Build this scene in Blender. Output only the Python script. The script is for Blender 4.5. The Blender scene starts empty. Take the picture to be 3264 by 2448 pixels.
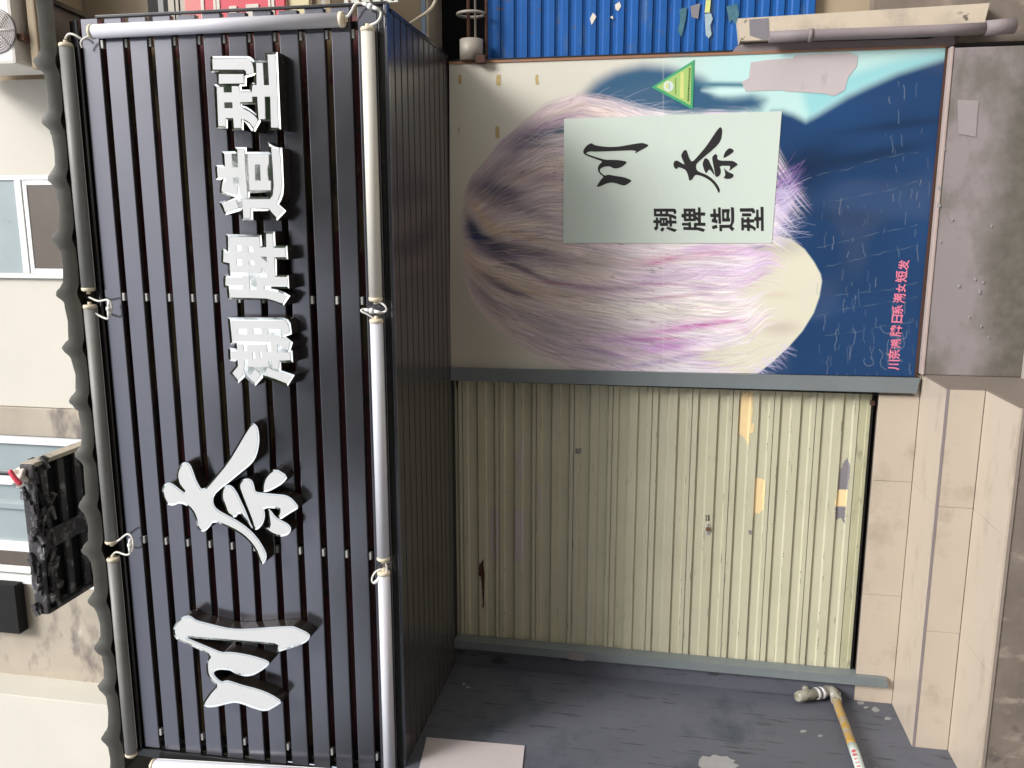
import bpy, bmesh, math, random
import numpy as np
from mathutils import Vector, Matrix
from mathutils.geometry import tessellate_polygon

R_ = math.radians
SC = bpy.context.scene
COL = SC.collection
rnd = random.Random(7)

# ------------------------------------------------------------------ camera
# surveyed orientation: rows are the camera's right, down and forward axes in world space (X right, Y into the wall, Z up)
M = np.array([[0.000123, 0.178325, -0.983972],
              [-0.982838, -0.181492, -0.033015],
              [-0.18447, 0.967089, 0.175242]])
FPX = 2683.0
CX, CY = 1632.0, 1224.0
CAM = np.array([0.0, -4.6, 1.45])
cam_d = bpy.data.cameras.new('camera')
cam = bpy.data.objects.new('camera', cam_d)
COL.objects.link(cam)
cam_d.sensor_width = 36.0
cam_d.lens = FPX / 3264.0 * 36.0
cam_d.clip_start = 0.05
cam_d.clip_end = 2000
mr = Matrix(((M[0][0], -M[1][0], -M[2][0]), (M[0][1], -M[1][1], -M[2][1]), (M[0][2], -M[1][2], -M[2][2])))
mw = mr.to_4x4()
mw.translation = Vector(CAM)
cam.matrix_world = mw
SC.camera = cam

# ------------------------------------------------------------------ sky, sun, exposure
SUN_EL, SUN_AZ = 43.0, 143.0
world = bpy.data.worlds.new('World')
SC.world = world
world.use_nodes = True
wn = world.node_tree.nodes
wl = world.node_tree.links
bg = wn.get('Background') or wn.new('ShaderNodeBackground')
sky = wn.new('ShaderNodeTexSky')
sky.sky_type = 'NISHITA'
sky.sun_disc = False
sky.sun_elevation = R_(SUN_EL)
sky.sun_rotation = R_(SUN_AZ)
sky.air_density = 1.0
sky.dust_density = 2.5
sky.ozone_density = 0.6
hs = wn.new('ShaderNodeHueSaturation')   # overcast white haze: the sky keeps little of its blue
hs.inputs['Saturation'].default_value = 0.35
wl.new(sky.outputs[0], hs.inputs['Color'])
wl.new(hs.outputs[0], bg.inputs['Color'])
bg.inputs['Strength'].default_value = 0.15
sd = bpy.data.lights.new('sun', 'SUN')
sd.energy = 1.7
sd.angle = R_(18)
sd.color = (1.0, 0.97, 0.94)
sun = bpy.data.objects.new('sun', sd)
COL.objects.link(sun)
az = R_(SUN_AZ)
sdir = Vector((math.sin(az) * math.cos(R_(SUN_EL)), math.cos(az) * math.cos(R_(SUN_EL)), math.sin(R_(SUN_EL))))
sun.rotation_euler = sdir.to_track_quat('Z', 'Y').to_euler()
SC.view_settings.view_transform = 'Standard'
SC.view_settings.look = 'None'
SC.view_settings.gamma = 1.0
SC.view_settings.use_curve_mapping = False
SC.view_settings.exposure = 0.82


# ------------------------------------------------------------------ survey helpers
def _ray(u, v):
    return M.T @ np.array([u - CX, v - CY, FPX])


def at(u, v, y):
    w = _ray(u, v); t = (y - CAM[1]) / w[1]
    return CAM + w * t


def atx(u, v, x):
    w = _ray(u, v); t = (x - CAM[0]) / w[0]
    return CAM + w * t


def atz(u, v, z):
    w = _ray(u, v); t = (z - CAM[2]) / w[2]
    return CAM + w * t


def proj(P):
    c = (np.asarray(P) - CAM) @ M.T
    return CX + FPX * c[..., 0] / c[..., 2], CY + FPX * c[..., 1] / c[..., 2]


# ------------------------------------------------------------------ materials
def pm(name, col, rough=0.6, metal=0.0, var=0.12, scale=5.0, bump=0.0, bscale=60.0, spots=None, spots2=None,
       coat=0.0, stretch=(1, 1, 1), rvar=0.1, spec=0.5, alpha=None):
    m = bpy.data.materials.new(name)
    m.use_nodes = True
    nt = m.node_tree
    n, l = nt.nodes, nt.links
    b = n['Principled BSDF']
    geo = n.new('ShaderNodeNewGeometry')
    mp = n.new('ShaderNodeMapping')
    mp.inputs['Scale'].default_value = stretch
    l.new(geo.outputs['Position'], mp.inputs['Vector'])
    nz = n.new('ShaderNodeTexNoise')
    nz.inputs['Scale'].default_value = scale
    nz.inputs['Detail'].default_value = 8
    nz.inputs['Roughness'].default_value = 0.62
    l.new(mp.outputs[0], nz.inputs['Vector'])
    mx = n.new('ShaderNodeMix')
    mx.data_type = 'RGBA'
    lo = [max(0, c * (1 - 1.6 * var)) for c in col] + [1]
    hi = [min(1, c * (1 + 1.6 * var)) for c in col] + [1]
    mx.inputs[6].default_value = lo
    mx.inputs[7].default_value = hi
    l.new(nz.outputs['Fac'], mx.inputs[0])
    last = mx.outputs[2]
    for i, s in enumerate([spots, spots2]):
        if not s:
            continue
        # (colour, scale, threshold, softness, stretch, strength)
        c2, sc2, th, so, st2, stg = s
        mp2 = n.new('ShaderNodeMapping')
        mp2.inputs['Scale'].default_value = st2
        mp2.inputs['Location'].default_value = (3.7 * i + 1.3, 2.1, 0.7)
        l.new(geo.outputs['Position'], mp2.inputs['Vector'])
        n2 = n.new('ShaderNodeTexNoise')
        n2.inputs['Scale'].default_value = sc2
        n2.inputs['Detail'].default_value = 7
        n2.inputs['Roughness'].default_value = 0.6
        l.new(mp2.outputs[0], n2.inputs['Vector'])
        mr2 = n.new('ShaderNodeMapRange')
        mr2.inputs['From Min'].default_value = th
        mr2.inputs['From Max'].default_value = th + so
        mr2.inputs['To Max'].default_value = stg
        l.new(n2.outputs['Fac'], mr2.inputs['Value'])
        m2 = n.new('ShaderNodeMix')
        m2.data_type = 'RGBA'
        m2.inputs[7].default_value = list(c2) + [1]
        l.new(mr2.outputs[0], m2.inputs[0])
        l.new(last, m2.inputs[6])
        last = m2.outputs[2]
    l.new(last, b.inputs['Base Color'])
    b.inputs['Metallic'].default_value = metal
    b.inputs['Specular IOR Level'].default_value = spec
    rr = n.new('ShaderNodeMapRange')
    rr.inputs['To Min'].default_value = max(0.02, rough - rvar)
    rr.inputs['To Max'].default_value = min(1, rough + rvar)
    l.new(nz.outputs['Fac'], rr.inputs['Value'])
    l.new(rr.outputs[0], b.inputs['Roughness'])
    if coat:
        b.inputs['Coat Weight'].default_value = coat
        b.inputs['Coat Roughness'].default_value = 0.08
    if bump:
        nb = n.new('ShaderNodeTexNoise')
        nb.inputs['Scale'].default_value = bscale
        nb.inputs['Detail'].default_value = 5
        l.new(mp.outputs[0], nb.inputs['Vector'])
        bp = n.new('ShaderNodeBump')
        bp.inputs['Strength'].default_value = bump
        bp.inputs['Distance'].default_value = 0.01
        l.new(nb.outputs['Fac'], bp.inputs['Height'])
        l.new(bp.outputs[0], b.inputs['Normal'])
    return m


DK = (0.012, 0.011, 0.010)
MAT = {}
MAT['slat'] = pm('slat_grey_powdercoat', (0.165, 0.165, 0.185), 0.17, 0.85, 0.06, 4, 0.02, 300, rvar=0.04, spec=0.9,
                 spots=((0.09, 0.09, 0.09), 45, 0.72, 0.05, (1, 1, 1), 0.4))
MAT['frame_black'] = pm('black_gloss_metal', (0.012, 0.012, 0.013), 0.25, 0, 0.2, 8, spec=0.6)
MAT['inner'] = pm('sign_interior_dark', (0.012, 0.011, 0.011), 0.8, 0, 0.3, 3)
MAT['oldsign'] = pm('old_red_signboard', (0.13, 0.016, 0.02), 0.5, 0, 0.3, 1.5,
                    spots=((0.20, 0.15, 0.05), 1.3, 0.55, 0.02, (1, 1, 3), 0.9),
                    spots2=((0.02, 0.015, 0.012), 2.0, 0.52, 0.05, (1, 1, 2), 0.9))
MAT['clip'] = pm('bracket_galvanised', (0.42, 0.42, 0.40), 0.5, 0.3, 0.1)
MAT['soffit'] = pm('soffit_plank', (0.050, 0.046, 0.045), 0.24, 0, 0.12, 3, 0.05, 120, rvar=0.04, spec=0.75)
MAT['tube'] = pm('led_diffuser', (0.60, 0.60, 0.65), 0.35, 0, 0.03, 10, coat=0.2)
MAT['tube_old'] = pm('led_diffuser_yellowed', (0.66, 0.64, 0.57), 0.4, 0, 0.04, 12, coat=0.1,
                     spots=((0.55, 0.55, 0.55), 14, 0.62, 0.1, (1, 1, 1), 0.4))
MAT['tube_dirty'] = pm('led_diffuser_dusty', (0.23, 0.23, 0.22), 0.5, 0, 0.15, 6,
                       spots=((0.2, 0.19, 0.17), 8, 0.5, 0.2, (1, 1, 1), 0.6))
MAT['cap'] = pm('endcap_cream', (0.70, 0.62, 0.46), 0.5, 0, 0.1, 30)
MAT['cable'] = pm('white_cable', (0.72, 0.70, 0.65), 0.45, 0, 0.1, 30)
MAT['face'] = pm('acrylic_face', (0.60, 0.615, 0.62), 0.35, 0, 0.03, 6, spec=0.4)
MAT['mirror'] = pm('mirror_steel', (0.92, 0.93, 0.88), 0.06, 1.0, 0.03, 20, 0.03, 14, rvar=0.03)
MAT['return'] = pm('letter_return_dark', (0.030, 0.024, 0.020), 0.25, 0.3, 0.3, 12, spec=0.7)
MAT['roof'] = pm('roof_sheet', (0.165, 0.165, 0.15), 0.55, 0.2, 0.12, 3, 0.05, 20,
                 spots=((0.06, 0.055, 0.045), 3, 0.5, 0.2, (1, 1, 1), 0.5))
MAT['shutter'] = pm('shutter_olive', (0.50, 0.485, 0.355), 0.52, 0.0, 0.08, 3, 0.04, 90, coat=0.0,
                    spots=((0.30, 0.25, 0.18), 8, 0.62, 0.05, (0.25, 1, 14), 0.4),
                    spots2=((0.06, 0.05, 0.045), 11, 0.675, 0.02, (0.6, 1, 12), 0.8))
MAT['shutter_low'] = pm('shutter_bottom_rail', (0.42, 0.41, 0.27), 0.5, 0, 0.12, 5,
                        spots=((0.15, 0.13, 0.11), 16, 0.58, 0.1, (0.6, 1, 2), 0.5))
MAT['rail'] = pm('rail_bluegrey_paint', (0.17, 0.195, 0.205), 0.36, 0, 0.10, 5, 0.05, 60,
                 spots=((0.22, 0.20, 0.21), 5, 0.60, 0.12, (1, 1, 2), 0.5))
MAT['tile'] = pm('cream_tile', (0.50, 0.43, 0.35), 0.36, 0, 0.05, 3.5, 0.02, 40,
                 spots=((0.30, 0.24, 0.18), 5, 0.55, 0.16, (1, 2, 1), 0.5),
                 spots2=((0.10, 0.08, 0.06), 60, 0.74, 0.02, (1, 1, 1), 0.6))
MAT['tile_side'] = pm('taupe_side_slab', (0.20, 0.165, 0.135), 0.6, 0, 0.10, 8, 0.05, 60)
MAT['grout'] = pm('grey_grout', (0.24, 0.20, 0.17), 0.8, 0, 0.15, 20)
MAT['concrete'] = pm('rough_concrete', (0.17, 0.14, 0.115), 0.85, 0, 0.35, 3, 0.35, 30,
                     spots=((0.34, 0.29, 0.24), 7, 0.56, 0.10, (1.4, 1, 0.8), 0.7),
                     spots2=((0.05, 0.045, 0.04), 9, 0.62, 0.1, (1, 1, 1), 0.6))
MAT['plinth'] = pm('plinth_purple_grey', (0.27, 0.235, 0.24), 0.7, 0, 0.10, 2.2, 0.12, 35,
                   spots=((0.13, 0.115, 0.095), 2.3, 0.50, 0.15, (1, 1, 1.6), 0.8),
                   spots2=((0.62, 0.57, 0.52), 30, 0.76, 0.02, (1, 1, 1), 0.9))
MAT['plinth_low'] = pm('plinth_damp_stain', (0.105, 0.09, 0.07), 0.8, 0, 0.25, 6, 0.15, 40,
                       spots=((0.17, 0.15, 0.125), 14, 0.55, 0.1, (1, 1, 1), 0.6))
MAT['sidewall'] = pm('side_wall_bluegrey', (0.098, 0.104, 0.128), 0.58, 0, 0.22, 1.8, 0.08, 30,
                     spots=((0.045, 0.06, 0.075), 2.6, 0.52, 0.12, (1, 0.8, 1.3), 0.75),
                     spots2=((0.03, 0.03, 0.034), 14, 0.60, 0.04, (1, 3.4, 0.33), 0.7))
MAT['paper'] = pm('pinkish_paper', (0.50, 0.445, 0.45), 0.8, 0, 0.05, 4,
                  spots=((0.35, 0.27, 0.2), 9, 0.66, 0.1, (1, 1, 1), 0.5))
MAT['whitepaint'] = pm('white_paint_smear', (0.30, 0.30, 0.30), 0.7, 0, 0.15, 14)
MAT['creamwall'] = pm('cream_render_wall', (0.63, 0.60, 0.53), 0.8, 0, 0.06, 1.5, 0.05, 60,
                      spots=((0.55, 0.47, 0.37), 3, 0.66, 0.15, (1, 1, 0.6), 0.3))
MAT['dullwall'] = pm('dull_beige_wall', (0.36, 0.29, 0.20), 0.85, 0, 0.12, 2.5, 0.1, 40,
                     spots=((0.14, 0.11, 0.075), 3, 0.58, 0.12, (1, 1, 1), 0.5))
MAT['stainwall'] = pm('stained_concrete_wall', (0.42, 0.37, 0.30), 0.9, 0, 0.2, 3, 0.15, 40,
                      spots=((0.12, 0.10, 0.10), 2.2, 0.52, 0.12, (1, 1, 2), 0.75),
                      spots2=((0.75, 0.68, 0.56), 2.0, 0.60, 0.1, (1, 1, 2), 0.6))
MAT['whiteframe'] = pm('white_window_frame', (0.82, 0.82, 0.80), 0.4, 0, 0.04, 5)
MAT['pane'] = pm('frosted_pane', (0.30, 0.36, 0.37), 0.30, 0, 0.10, 4, spec=0.8)
MAT['pane_dark'] = pm('dark_pane', (0.10, 0.075, 0.055), 0.25, 0, 0.15, 4, spec=0.7)
MAT['ac'] = pm('ac_white', (0.80, 0.76, 0.70), 0.45, 0, 0.04, 6)
MAT['acdark'] = pm('ac_grille', (0.24, 0.22, 0.24), 0.5, 0, 0.1, 30)
MAT['char'] = pm('charred_wood', (0.045, 0.042, 0.046), 0.7, 0, 0.5, 9, 0.4, 50,
                 spots=((0.30, 0.30, 0.31), 11, 0.52, 0.12, (1, 1, 2.2), 0.7))
MAT['bluesh'] = pm('blue_shutter', (0.010, 0.095, 0.34), 0.5, 0, 0.18, 3, spec=0.3,
                   spots=((0.10, 0.15, 0.20), 5, 0.58, 0.12, (1, 1, 3), 0.5),
                   spots2=((0.13, 0.07, 0.035), 16, 0.66, 0.04, (1.4, 1, 1), 0.8))
MAT['rust'] = pm('rusty_steel', (0.15, 0.075, 0.05), 0.8, 0.3, 0.35, 20)
MAT['steelpaint'] = pm('weathered_grey_steel', (0.36, 0.33, 0.28), 0.55, 0.2, 0.12, 8,
                       spots=((0.18, 0.09, 0.04), 6, 0.60, 0.1, (3, 1, 1), 0.6))
MAT['black'] = pm('dark_void', (0.006, 0.006, 0.007), 0.9, 0, 0.1)
MAT['red'] = pm('red_sign_face', (0.62, 0.055, 0.085), 0.45, 0, 0.05, 6)
MAT['pinkface'] = pm('faded_red_face', (0.66, 0.20, 0.19), 0.5, 0, 0.1, 6)
MAT['signwhite'] = pm('sign_white_print', (0.68, 0.63, 0.56), 0.6, 0, 0.06, 6)
MAT['yellowboard'] = pm('yellowed_board', (0.62, 0.55, 0.33), 0.6, 0, 0.15, 2)
MAT['bluestrip'] = pm('light_blue_paint', (0.24, 0.33, 0.44), 0.6, 0, 0.15, 30)
MAT['creamcol'] = pm('cream_column_paint', (0.55, 0.47, 0.37), 0.7, 0, 0.08, 6, 0.1, 40,
                     spots=((0.07, 0.055, 0.04), 12, 0.63, 0.04, (1, 1, 1), 0.85),
                     spots2=((0.36, 0.31, 0.25), 5, 0.52, 0.15, (1, 1, 1), 0.7))
MAT['purple'] = pm('purple_grey_paint', (0.225, 0.19, 0.195), 0.65, 0, 0.12, 9, 0.15, 40)
MAT['sealant'] = pm('pink_sealant', (0.42, 0.34, 0.31), 0.6, 0, 0.08, 12, 0.2, 60)
MAT['woodedge'] = pm('board_edge_wood', (0.30, 0.15, 0.085), 0.7, 0, 0.2, 12,
                     spots=((0.2, 0.17, 0.17), 6, 0.55, 0.1, (1, 1, 1), 0.6))
MAT['sticker'] = pm('sticker_pale', (0.60, 0.68, 0.62), 0.35, 0, 0.025, 3, 0.02, 14)
MAT['ink'] = pm('black_ink', (0.018, 0.016, 0.018), 0.45, 0, 0.1)
MAT['pink'] = pm('pink_marker', (0.72, 0.20, 0.30), 0.6, 0, 0.1, 60)
MAT['green'] = pm('label_green', (0.06, 0.36, 0.17), 0.45, 0, 0.06)
MAT['lime'] = pm('label_lime', (0.37, 0.55, 0.17), 0.45, 0, 0.05)
MAT['labelyellow'] = pm('label_yellow', (0.62, 0.66, 0.24), 0.45, 0, 0.08, 60)
MAT['labelwhite'] = pm('label_white', (0.62, 0.70, 0.66), 0.45, 0, 0.06)
MAT['labelblue'] = pm('label_blue', (0.20, 0.42, 0.55), 0.45, 0, 0.06)
MAT['labelink'] = pm('label_ink', (0.06, 0.12, 0.04), 0.5, 0, 0.1)
MAT['tape'] = pm('old_tape', (0.50, 0.38, 0.16), 0.5, 0, 0.2, 40)
MAT['patchcream'] = pm('cream_filler', (0.80, 0.62, 0.34), 0.6, 0, 0.06, 6, 0.1, 60, stretch=(1, 1, 4))
MAT['patchgrey'] = pm('grey_filler', (0.20, 0.19, 0.21), 0.7, 0, 0.12, 8)
MAT['darkrust'] = pm('dark_rust_stain', (0.06, 0.025, 0.015), 0.8, 0, 0.3, 20)
MAT['brass'] = pm('old_brass', (0.25, 0.16, 0.08), 0.5, 0.6, 0.2, 20)
MAT['plate'] = pm('aluminium_plate', (0.62, 0.62, 0.62), 0.4, 0.4, 0.08, 20)
MAT['pvc'] = pm('grey_pvc', (0.33, 0.32, 0.27), 0.5, 0, 0.15, 14,
                spots=((0.13, 0.12, 0.06), 16, 0.56, 0.05, (1, 1, 1), 0.8),
                spots2=((0.62, 0.62, 0.60), 22, 0.66, 0.03, (1, 1, 1), 0.9))
MAT['pipe'] = pm('ochre_worn_pipe', (0.30, 0.26, 0.19), 0.6, 0, 0.2, 20, 0.15, 60,
                 spots=((0.42, 0.24, 0.03), 14, 0.49, 0.05, (1, 2, 1), 0.9),
                 spots2=((0.07, 0.045, 0.03), 13, 0.60, 0.04, (1, 2, 1), 0.9))
MAT['asphalt'] = pm('asphalt', (0.10, 0.097, 0.09), 0.9, 0, 0.2, 2, 0.3, 80)
MAT['leaf'] = pm('leaf_green', (0.055, 0.085, 0.022), 0.6, 0, 0.4, 1.2)
MAT['bark'] = pm('bark', (0.09, 0.07, 0.05), 0.9, 0, 0.3, 8, 0.4, 20)
MAT['teal'] = pm('teal_paint_smear', (0.05, 0.15, 0.20), 0.6, 0, 0.3, 30)
MAT['palesmear'] = pm('pale_blue_smear', (0.34, 0.45, 0.50), 0.6, 0, 0.25, 30)
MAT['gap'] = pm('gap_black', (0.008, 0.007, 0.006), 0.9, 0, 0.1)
MAT['perf'] = pm('perforated_white_strip', (0.60, 0.62, 0.55), 0.5, 0, 0.1, 20)


def rising_damp(m, col, z0, z1, nscale, amp):
    """damp and moss climbing from the ground on a wall: a stain with its own uneven outline"""
    nt = m.node_tree; n, l = nt.nodes, nt.links
    b = n['Principled BSDF']
    src = b.inputs['Base Color'].links[0].from_socket
    geo = n.new('ShaderNodeNewGeometry'); sep = n.new('ShaderNodeSeparateXYZ')
    l.new(geo.outputs['Position'], sep.inputs[0])
    nz = n.new('ShaderNodeTexNoise'); nz.inputs['Scale'].default_value = nscale; nz.inputs['Detail'].default_value = 9
    nz.inputs['Roughness'].default_value = 0.65
    l.new(geo.outputs['Position'], nz.inputs['Vector'])
    ma = n.new('ShaderNodeMath'); ma.operation = 'MULTIPLY_ADD'
    l.new(nz.outputs['Fac'], ma.inputs[0]); ma.inputs[1].default_value = -amp; l.new(sep.outputs['Z'], ma.inputs[2])
    mr_ = n.new('ShaderNodeMapRange'); mr_.inputs['From Min'].default_value = z1 - amp * .5; mr_.inputs['From Max'].default_value = z0 - amp * .5
    l.new(ma.outputs[0], mr_.inputs['Value'])
    nz2 = n.new('ShaderNodeTexNoise'); nz2.inputs['Scale'].default_value = 22; nz2.inputs['Detail'].default_value = 6
    l.new(geo.outputs['Position'], nz2.inputs['Vector'])
    m1 = n.new('ShaderNodeMix'); m1.data_type = 'RGBA'
    m1.inputs[6].default_value = [c * .6 for c in col] + [1]; m1.inputs[7].default_value = [min(1, c * 1.5) for c in col] + [1]
    l.new(nz2.outputs['Fac'], m1.inputs[0])
    m2 = n.new('ShaderNodeMix'); m2.data_type = 'RGBA'
    l.new(mr_.outputs[0], m2.inputs[0]); l.new(src, m2.inputs[6]); l.new(m1.outputs[2], m2.inputs[7])
    l.new(m2.outputs[2], b.inputs['Base Color'])


rising_damp(MAT['plinth'], (0.115, 0.105, 0.088), -0.20, -0.05, 2.6, 0.42)


# ------------------------------------------------------------------ mesh helpers
class MB:
    def __init__(self):
        self.v = []; self.f = []; self.sm = []

    def add(self, vs, fs, smooth=False):
        b = len(self.v)
        self.v += [tuple(float(c) for c in p) for p in vs]
        self.f += [tuple(b + i for i in f) for f in fs]
        self.sm += [smooth] * len(fs)
        return self

    def box(self, x0, x1, y0, y1, z0, z1, bev=0.0):
        if bev <= 0:
            vs = [(x, y, z) for x in (x0, x1) for y in (y0, y1) for z in (z0, z1)]
            fs = [(0, 1, 3, 2), (4, 6, 7, 5), (0, 4, 5, 1), (2, 3, 7, 6), (0, 2, 6, 4), (1, 5, 7, 3)]
            return self.add(vs, fs)
        bm = bmesh.new()
        bmesh.ops.create_cube(bm, size=1)
        for q in bm.verts:
            q.co = ((x0 + x1) / 2 + q.co.x * (x1 - x0), (y0 + y1) / 2 + q.co.y * (y1 - y0), (z0 + z1) / 2 + q.co.z * (z1 - z0))
        bmesh.ops.bevel(bm, geom=bm.edges[:] + bm.verts[:], offset=bev, segments=2, profile=0.6, affect='EDGES')
        bm.verts.index_update()
        self.add([q.co[:] for q in bm.verts], [[q.index for q in f.verts] for f in bm.faces])
        bm.free()
        return self

    def prism(self, poly, axis, a, b):
        """closed polygon in the two other axes, extruded along axis from a to b"""
        n = len(poly)

        def mk(p, t):
            if axis == 'x': return (t, p[0], p[1])
            if axis == 'y': return (p[0], t, p[1])
            return (p[0], p[1], t)
        vs = [mk(p, a) for p in poly] + [mk(p, b) for p in poly]
        fs = [(i, (i + 1) % n, n + (i + 1) % n, n + i) for i in range(n)]
        self.add(vs, fs)
        tri = tessellate_polygon([[Vector((p[0], p[1], 0)) for p in poly]])
        self.add(vs, [tuple(t) for t in tri] + [tuple(n + i for i in t) for t in tri])
        return self

    def tube(self, pts, r, seg=10, caps=True, smooth=True):
        pts = [Vector(p) for p in pts]
        rs = r if isinstance(r, (list, tuple)) else [r] * len(pts)
        rings = []
        up = None
        for i, p in enumerate(pts):
            d = (pts[min(i + 1, len(pts) - 1)] - pts[max(i - 1, 0)]).normalized()
            if up is None:
                up = Vector((0, 0, 1)) if abs(d.z) < 0.9 else Vector((0, 1, 0))
            s = d.cross(up).normalized()
            up = s.cross(d).normalized()
            rings.append([p + (s * math.cos(2 * math.pi * k / seg) + up * math.sin(2 * math.pi * k / seg)) * rs[i] for k in range(seg)])
        vs = [q for rg in rings for q in rg]
        fs = []
        for i in range(len(pts) - 1):
            for k in range(seg):
                fs.append((i * seg + k, i * seg + (k + 1) % seg, (i + 1) * seg + (k + 1) % seg, (i + 1) * seg + k))
        self.add(vs, fs, smooth)
        if caps:
            e = (len(pts) - 1) * seg
            self.add(vs, [tuple(range(seg))[::-1], tuple(e + k for k in range(seg))])
        return self

    def build(self, name, mat, parent=None, loc=None):
        me = bpy.data.meshes.new(name)
        v = self.v
        if loc is not None:
            v = [(p[0] - loc[0], p[1] - loc[1], p[2] - loc[2]) for p in v]
        me.from_pydata(v, [], self.f)
        me.polygons.foreach_set('use_smooth', self.sm)
        bm = bmesh.new(); bm.from_mesh(me)
        bmesh.ops.remove_doubles(bm, verts=bm.verts, dist=1e-6)
        bmesh.ops.recalc_face_normals(bm, faces=bm.faces)
        bm.to_mesh(me); bm.free()
        me.materials.append(MAT[mat] if isinstance(mat, str) else mat)
        o = bpy.data.objects.new(name, me)
        COL.objects.link(o)
        if parent is not None:
            o.parent = parent
        if loc is not None:
            o.location = loc
        return o


def tag(o, label=None, cat=None, group=None, kind=None):
    if label: o['label'] = label
    if cat: o['category'] = cat
    if group: o['group'] = group
    if kind: o['kind'] = kind
    return o


def thing(name, loc, label, cat, group=None):
    o = bpy.data.objects.new(name, None)
    COL.objects.link(o)
    o.empty_display_size = 0.1
    # parts are built in world coordinates, so the empty keeps the origin at identity through its location offset
    o['base'] = [float(c) for c in loc]
    return tag(o, label, cat, group)


def area(p):
    return 0.5 * sum(p[i][0] * p[(i + 1) % len(p)][1] - p[(i + 1) % len(p)][0] * p[i][1] for i in range(len(p)))


def smooth_poly(p, it=1):
    """corner-cutting for brush outlines"""
    for _ in range(it):
        q = []
        n = len(p)
        for i in range(n):
            a, b = p[i], p[(i + 1) % n]
            q.append((a[0] * .75 + b[0] * .25, a[1] * .75 + b[1] * .25))
            q.append((a[0] * .25 + b[0] * .75, a[1] * .25 + b[1] * .75))
        p = q
    return p


def inset(p, w):
    """offset a polygon inwards (towards its filled side when it is an outline) by w"""
    s = 1 if area(p) > 0 else -1
    n = len(p)
    out = []
    for i in range(n):
        a, b, c = np.array(p[i - 1]), np.array(p[i]), np.array(p[(i + 1) % n])
        d1 = b - a; d2 = c - b
        l1 = np.linalg.norm(d1) or 1; l2 = np.linalg.norm(d2) or 1
        n1 = np.array([-d1[1], d1[0]]) / l1 * s
        n2 = np.array([-d2[1], d2[0]]) / l2 * s
        m_ = n1 + n2
        L = m_.dot(m_)
        if L < 0.35:
            m_ = n1; k = 1.0
        else:
            k = 2.0 / L
            k = min(k, 1.5)
        q = b + m_ * w * k
        out.append((q[0], q[1]))
    return out


def fill(mb, outer, holes, to3):
    loops = [outer] + list(holes)
    tri = tessellate_polygon([[Vector((x, y, 0)) for x, y in lp] for lp in loops])
    flat = [to3(x, y) for lp in loops for x, y in lp]
    mb.add(flat, [tuple(t) for t in tri])


def px(poly, ox, oy, s):
    return [(ox + x / s, oy + y / s) for x, y in poly]


def flat_poly(name, mat, polys, y, parent, th=0.0012, holes=()):
    """thin flat print or sheet: pixel polygons set on the plane y, with real thickness"""
    mb = MB()
    for p in polys:
        fill(mb, p, holes, lambda a, b: at(a, b, y))
        n = len(p)
        f = [at(a, b, y) for a, b in p]
        g = [q + np.array([0, th, 0]) for q in f]
        mb.add(f + g, [(i, (i + 1) % n, n + (i + 1) % n, n + i) for i in range(n)])
    return mb.build(name, mat, parent)


# ================================================================== SETTING: ground and steps
GZ = -0.32
MAT['pavement'] = pm('pale_concrete_paving', (0.36, 0.33, 0.29), 0.85, 0, 0.15, 1.5, 0.2, 40)
g = MB().box(-60, 60, -60, 0.3, GZ - 0.3, GZ).build('ground', 'pavement')
tag(g, kind='structure')
rd = MB().box(-60, 60, -13, -5.2, GZ, GZ + 0.004).build('road', 'asphalt')
tag(rd, kind='structure')

XR, XL = -0.757, -2.62          # right and left end of the steps
Z1, Z2, ZT = 0.128, -0.042, 0.328
Y1, Y2 = -0.402, -0.795
steps = MB()
steps.box(XL - 0.1, XR - 0.012, 0.006, 0.3, GZ, ZT - 0.012)
steps.box(XL - 0.1, XR - 0.012, Y1 + 0.014, 0.006, GZ, Z1 - 0.012)
steps.box(XL - 0.1, XR - 0.012, Y2 + 0.014, Y1 + 0.014, GZ, Z2 - 0.012)
so = steps.build('steps', 'grout')
tag(so, kind='structure')
xj1, xj2 = at(2873, 1900, 0)[0], at(2911, 1541, 0)[0]
j = [XR]
xa = atz(2911, 1541, Z1)[0]
xb = atz(2873, 1900, Z1)[0]
per = xa - xb
joints = [XR, xa, xb, xb - per, xb - 2 * per]
joints = [x for x in joints if x > XL - 0.1] + [XL - 0.09]
G = 0.0008
for i in range(len(joints) - 1):
    a, b = joints[i + 1] + G, joints[i] - (G if i else 0)
    MB().box(a, b, -0.002, 0.006, Z1 + 0.0015, ZT, 0.0015).build('tile', 'tile', so)            # sill riser
    MB().box(a, b, Y1 + 0.004, -0.0035, Z1 - 0.012, Z1, 0.0015).build('tile', 'tile', so)      # tread 1
    MB().box(a, b, Y1, Y1 + 0.012, Z2 + 0.0015, Z1 - 0.014, 0.0015).build('tile', 'tile', so)  # riser 2
    MB().box(a, b, Y2, Y1 - 0.0015, Z2 - 0.012, Z2, 0.0015).build('tile', 'tile', so)          # tread 2
# grey pointing along the front edge of the first tread, uneven
pt = MB().box(XL, XR, Y1 - 0.0015, Y1 + 0.005, Z1 - 0.013, Z1 - 0.001)
pt.build('grout_line', 'purple', so)
pt = MB().box(XL, XR, Y2 - 0.002, Y2 + 0.01, Z2 - 0.024, Z2 - 0.012).build('grout_line', 'grout', so)
side = MB()
prof = [(0.0, Z1), (Y1, Z1), (Y1, Z2), (Y2, Z2), (Y2, GZ), (0.0, GZ)]
side.prism(prof, 'x', XR + 0.0004, XR + 0.010)
side.build('side_slab', 'tile_side', so)
MB().box(XL - 0.1, XR - 0.016, Y2 + 0.004, Y2 + 0.02, GZ, Z2 - 0.025).build('rough_riser', 'concrete', so)

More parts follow.
